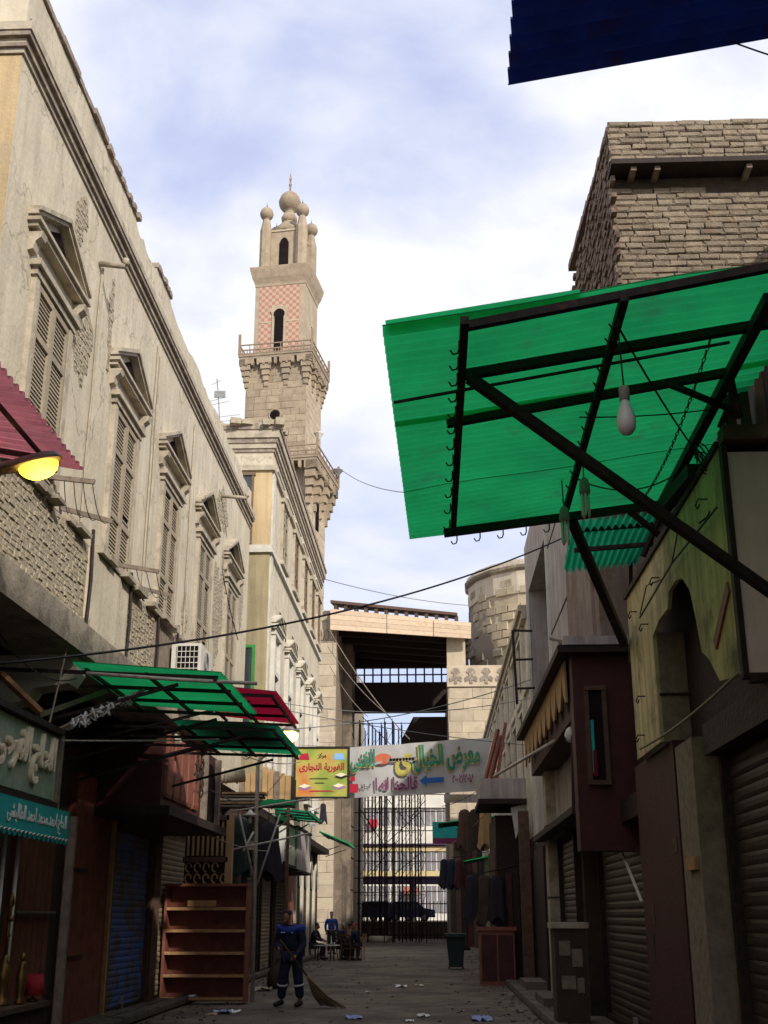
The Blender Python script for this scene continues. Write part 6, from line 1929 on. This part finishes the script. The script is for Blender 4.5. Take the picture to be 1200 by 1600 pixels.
for k in range(46):
    t = k / 45
    e = e0.lerp(e1, t) + V(0, rnd.uniform(-.08, .08), rnd.uniform(0, .03))
    mid = hs.lerp(e, .62) + V(-.05, rnd.uniform(-.03, .03), -.02)
    bs.tube([hs + V(rnd.uniform(-.015, .015), rnd.uniform(-.015, .015), 0), mid, e], .012, 5, .007)
bs.build('straw', 'straw', br)
MB().tube([hs + (hs - tip).normalized() * .04, hs - (hs - tip).normalized() * .06], .034, 8).build('binding', 'wood_edge', br)

# people sitting by the cafe
def sit(lean, knee=.45, arm=.3):
    return {'pelvis': (0, 0, .52), 'chest': (0, -lean * .6, .86), 'neck': (0, -lean, 1.04), 'head': (0, -lean * 1.25, 1.17), 'look': (0, -1, -.15),
            'shL': (.19, -lean * .9, .98), 'elL': (.25, -lean - arm * .3, .73), 'wrL': (.12, -lean - arm, .66), 'shR': (-.19, -lean * .9, .98), 'elR': (-.25, -lean - arm * .3, .73), 'wrR': (-.12, -lean - arm, .68),
            'hipL': (.1, -.03, .50), 'knL': (.13, -knee, .50), 'anL': (.13, -knee + .03, .09), 'toeL': (.14, -knee - .15, .035),
            'hipR': (-.1, -.03, .50), 'knR': (-.13, -knee, .50), 'anR': (-.13, -knee + .05, .09), 'toeR': (-.14, -knee - .13, .035)}
STAND = {'pelvis': (0, 0, .92), 'chest': (0, 0, 1.27), 'neck': (0, 0, 1.46), 'head': (0, -.02, 1.59), 'look': (0, -1, -.05),
         'shL': (.2, 0, 1.4), 'elL': (.27, .02, 1.12), 'wrL': (.25, -.06, .88), 'shR': (-.2, 0, 1.4), 'elR': (-.27, .02, 1.12), 'wrR': (-.25, -.06, .88),
         'hipL': (.1, 0, .88), 'knL': (.11, -.02, .48), 'anL': (.11, .02, .09), 'toeL': (.13, -.16, .035), 'hipR': (-.1, 0, .88), 'knR': (-.11, -.02, .48), 'anR': (-.11, .02, .09), 'toeR': (-.13, -.16, .035)}
def chair(label, loc, rotz, mm):
    r = root('chair', label, 'chair', loc, 'cafe chairs', rotz=rotz, local=True)
    MB().bx(-.22, .22, -.22, .22, .41, .45).build('seat', mm, r)
    for x in (-.2, .2):
        for y in (-.2, .2): MB().beam((x, y, 0), (x * .95, y * .95, .41), .035).build('leg', mm, r)
        MB().beam((x, .2, .45), (x, .27, .92), .035).build('back_post', mm, r)
    for z in (.6, .74, .88): MB().beam((-.2, .22 + (z - .45) * .12, z), (.2, .22 + (z - .45) * .12, z), .02, .06).build('back_slat', mm, r)
seats = ((487, 47.5, 78, 'wood_dark', .16, 'cloth_dark', 'cloth_dark', 'hair', None, 'man in dark clothes bending forward on a chair by the arched doorways', 'dark wooden chair under the bending man'),
         (533, 47.2, 40, 'wood_dark', .1, 'cloth_dark', 'cloth_dark', 'hair_grey', None, 'grey haired person in black seated at the small cafe table', 'dark wooden chair under the grey haired person'),
         (545, 46.0, 150, 'wood_mid', .08, 'navy', 'cloth_dark', 'hair', None, 'dark haired person in navy sitting with the back to the street', 'brown wooden chair behind the small cafe table'),
         (559, 47.6, -70, 'wood_edge', .1, 'cloth_dark', 'cloth_dark', 'hair', 'cloth_red', 'person with a red head scarf sitting at the cafe', 'light brown wooden chair under the red scarved person'))
for (px, Y, rz, cm, lean, s_, t_, h_, sc__, lab, lab2) in seats:
    x = at(px, 1497, Y=Y).x
    chair(lab2, (x, Y, .02), R(rz), cm)
    person(lab, (x, Y, .02), R(rz), sit(lean), s_, t_, h_, sc__)
person('man in a blue shirt standing by the shaded stone pier', (at(518, 1430, Y=54).x, 54, .02), R(25), STAND, 'cloth_blue', 'cloth_dark')
def small_table(label, px, Y, mm):
    x = at(px, 1495, Y=Y).x
    r = root('cafe_table', label, 'table', (x, Y, 0), 'small cafe tables')
    MB().lathe([(.24, .52), (.26, .525), (.26, .55), (.24, .56)], (x, Y, 0), 20).build('top', mm, r)
    for k in range(3):
        a = k * 2.1
        MB().beam((x + .2 * math.cos(a), Y + .2 * math.sin(a), 0), (x + .12 * math.cos(a), Y + .12 * math.sin(a), .52), .03).build('leg', 'steel', r)
    return x
tx = small_table('small round cafe table with a white top between the sitters', 520, 46.6, 'white_paint')
small_table('small round cafe table with a grey top before the bending man', 500, 46.2, 'alu')
gl_ = root('tea_tray', 'pale tray with glasses on the white cafe table', 'tray', (tx, 46.6, .56))
MB().lathe([(.14, .56), (.16, .59)], (tx, 46.6, 0), 16).build('tray', 'alu', gl_)
for (dx_, dy_) in ((.05, 0), (-.05, .04)): MB().lathe([(.025, .565), (.03, .65)], (tx + dx_, 46.6 + dy_, 0), 10).build('glass', 'ac_white', gl_)

# ================================================================== SMALL THINGS ON THE GROUND
rk = root('rubble_heap', 'broken concrete block and rolled mat lying in the street', 'rubble', at(588, 1470, Z=0))
c = at(585, 1472, Z=0)
mb = MB()
for i in range(7): 
    o = c + V(rnd.uniform(-.9, .7), rnd.uniform(-.6, .8), 0); s = rnd.uniform(.15, .38)
    mb.obox(o + V(0, 0, s * .4), V(s, s * .3, .05), V(-s * .3, s, 0), V(.05, 0, s * .45))
mb.build('block', 'concrete', rk)
c2 = at(603, 1473, Z=0)
MB().tube([c2 + V(-1.0, .3, .2), c2 + V(.1, -.2, .2)], .2, 14).build('rolled_mat', 'trim_pale', rk, smooth=True)
def litter(label, px, py, s, mm, seed):
    r = random.Random(seed)
    p = V(-4.62, 23.95, .14) if 'lowest shelf' in label else at(px, py, Z=.02)
    mb = MB()
    n = 5
    for j in range(n + 1):
        for i in range(n + 1):
            mb.v.append(p + V((i / n - .5) * s * 1.3 + r.uniform(-.1, .1) * s, (j / n - .5) * s * 1.6, max(.004, r.uniform(-.05, .32) * s)))
    for j in range(n):
        for i in range(n):
            k = j * (n + 1) + i
            mb.f.append((k, k + 1, k + n + 2, k + n + 1))
    mb.build('litter', mm, None, label=label, cat='litter', group='litter on the street', loc=p)
for i, (px, py, s, mm, lab) in enumerate(((553, 1592, .2, 'litter_blue', 'crumpled blue white packet near the broom'), (661, 1588, .16, 'letter_white', 'white scrap at the bottom middle of the street'), (640, 1596, .1, 'letter_white', 'tiny white scrap left of the bottom middle scrap'),
        (752, 1595, .24, 'litter_blue', 'flattened pale blue paper near the right kerb'), (627, 1542, .2, 'letter_white', 'thin white paper in mid street'), (655, 1541, .14, 'letter_cream', 'cream scrap right of the thin white paper'),
        (348, 1584, .22, 'litter_blue', 'blue white rubbish before the shelf unit'), (332, 1586, .14, 'board_tan', 'brown scrap left of the rubbish before the shelf'), (367, 1582, .16, 'letter_white', 'white scrap right of the rubbish before the shelf'),
        (300, 1561, .14, 'letter_white', 'white crumpled paper on the lowest shelf'), (722, 1580, .08, 'board_tan', 'tiny tan scrap in the right of the street'), (575, 1550, .08, 'letter_white', 'tiny white speck behind the broom'), (410, 1548, .3, 'concrete', 'grey rubble scraps beside the shelf unit'))):
    litter(lab, px, py, s, mm, i)
dbg = root('rubbish_sack', 'dark full rubbish sack behind the sweeper', 'sack', at(432, 1540, Z=0))
p = at(434, 1546, Z=0)
MB().lathe([(.2, 0), (.26, .12), (.24, .35), (.16, .52), (.06, .6), (.09, .66)], p, 12).build('sack', 'dust_brown', dbg, smooth=True)

# more wiring on the old facades
for k, (a, b, sag, r, lab) in enumerate((((0, 700, 11.9), (60, 790, 13.0), .2, .010, 'thin black wire hanging below the street lamp'),
        ((92, 770, 13.6), (105, 930, 13.7), .0, .012, 'upright black wire on the first brick panel'),
        ((140, 870, 15.3), (135, 990, 14.6), .02, .016, 'dark pipe down the plaster panel of the balcony'),
        ((30, 905, 12.0), (140, 1010, 14.3), .1, .012, 'second black wire along the balcony slab'),
        ((215, 925, 17.8), (330, 1062, 21.6), .08, .014, 'black wire along the balcony ledge above the air conditioner'),
        ((345, 880, 26.5), (372, 1000, 28.0), .1, .012, 'thin wire between the last two shuttered windows'))):
    cable(lab, at(a[0], a[1], Y=a[2]), at(b[0], b[1], Y=b[2]), sag, r)

# grit, leaves and dust gathered along the street edges
gt = MB()
for i in range(900):
    y = 16 + 36 * rnd.random() ** 1.6
    e = rnd.random()
    x = (-4.6 + abs(rnd.gauss(0, .45))) if e < .45 else ((1.68 - abs(rnd.gauss(0, .35))) if e < .8 else rnd.uniform(-4.4, 1.6))
    s = rnd.uniform(.008, .03) * (1.6 if rnd.random() < .06 else 1)
    a = rnd.uniform(0, 3.14)
    gt.obox((x, y, .025 + s * .3), V(math.cos(a), math.sin(a), .1) * s, V(-math.sin(a), math.cos(a), 0) * s * rnd.uniform(.4, 1), V(0, 0, s * rnd.uniform(.15, .5)))
gt.build('grit', 'paving', None, kind='stuff', label='small stones and dirt scattered along the street edges', cat='grit')
# clutter between the shelf unit and the poster
pk = root('plank_stall', 'stall front of tan upright planks behind the white pipe frame', 'stall', at(415, 1300, Y=28.5))
a, b = at(372, 1250, Y=28.5), at(455, 1205, Y=28.5)
for i in range(9):
    x0 = a.x + (b.x - a.x) * i / 9
    MB().bx(x0 + .006, x0 + (b.x - a.x) / 9 - .006, 28.5, 28.55, a.z + .02 * (i % 2), b.z - .10 * abs(i - 4) / 2 + .1).build('plank', ('board_tan', 'wood_grey')[i % 3 == 0], pk)
MB().bx(a.x - .1, b.x + .1, 28.45, 28.6, a.z - .12, a.z).build('sill', 'teal_sheet', pk)
MB().bx(a.x, b.x, 28.6, 29.6, a.z - .1, b.z - .1).build('box', 'wood_dark', pk)
for x in (a.x + .05, b.x - .05): MB().beam((x, 28.55, 0), (x, 28.55, a.z - .12), .07).build('leg', 'wood_mid', pk)
cu_ = root('rolled_cushion', 'grey brown rolled cushion tied above the lattice screen', 'cushion', at(362, 1212, Y=25.5))
c = at(362, 1212, Y=25.5)
MB().tube([c + V(-.25, 0, -.02), c + V(-.2, 0, 0), c + V(.2, 0, .02), c + V(.27, 0, .03)], .16, 14).build('roll', 'concrete', cu_, smooth=True)
for dx_ in (-.12, .12): MB().tube([c + V(dx_, .165 * math.cos(t), .165 * math.sin(t)) for t in [k * math.pi / 8 for k in range(17)]], .012, 5).build('tie', 'rope', cu_)
bk_ = root('shelf_stack', 'stack of pale boards and trays above the lattice screen', 'boards', at(350, 1250, Y=25.3))
for k in range(5):
    p = at(333 + k * 4, 1262 - k * 5, Y=25.3)
    MB().bx(p.x, p.x + .9, 25.1, 25.6, p.z, p.z + .04).build('board', ('wood_grey', 'board_tan', 'trim_pale')[k % 3], bk_)
for k, (px, py, Y, mm, lab) in enumerate(((372, 1300, 27, 'bin_dark', 'dark green cloth hung behind the white pipe frame'), (420, 1310, 28.2, 'cloth_dark', 'black cloth hung in the middle of the white pipe frame'))):
    p = at(px, py - 25, Y=Y)
    q = root('hanging_cloth', lab, 'cloth', p, 'cloths hung by the stall')
    drape(p, .6, 1.2, mm, q, 70 + k)
    MB().tube([p + V(0, 0, .35), p], .01, 5).build('cord', 'cable', q)
for k, (a, b, sag, lab) in enumerate((((345, 1165, 20), (470, 1190, 30), .15, 'slack wire from the oriel to the poster sign'), ((330, 1235, 22), (500, 1262, 34), .3, 'slack wire over the white pipe frame'), ((300, 1290, 22), (420, 1330, 26), .1, 'wire sagging behind the shelf unit'), ((690, 1260, 40), (800, 1190, 29), .2, 'loose wire from the banner end to the right house'), ((680, 1330, 46), (760, 1270, 33), .15, 'loose wire over the far right shops'))):
    cable(lab, at(a[0], a[1], Y=a[2]), at(b[0], b[1], Y=b[2]), sag, .010, 'cable' if k % 2 else 'cable_pale')
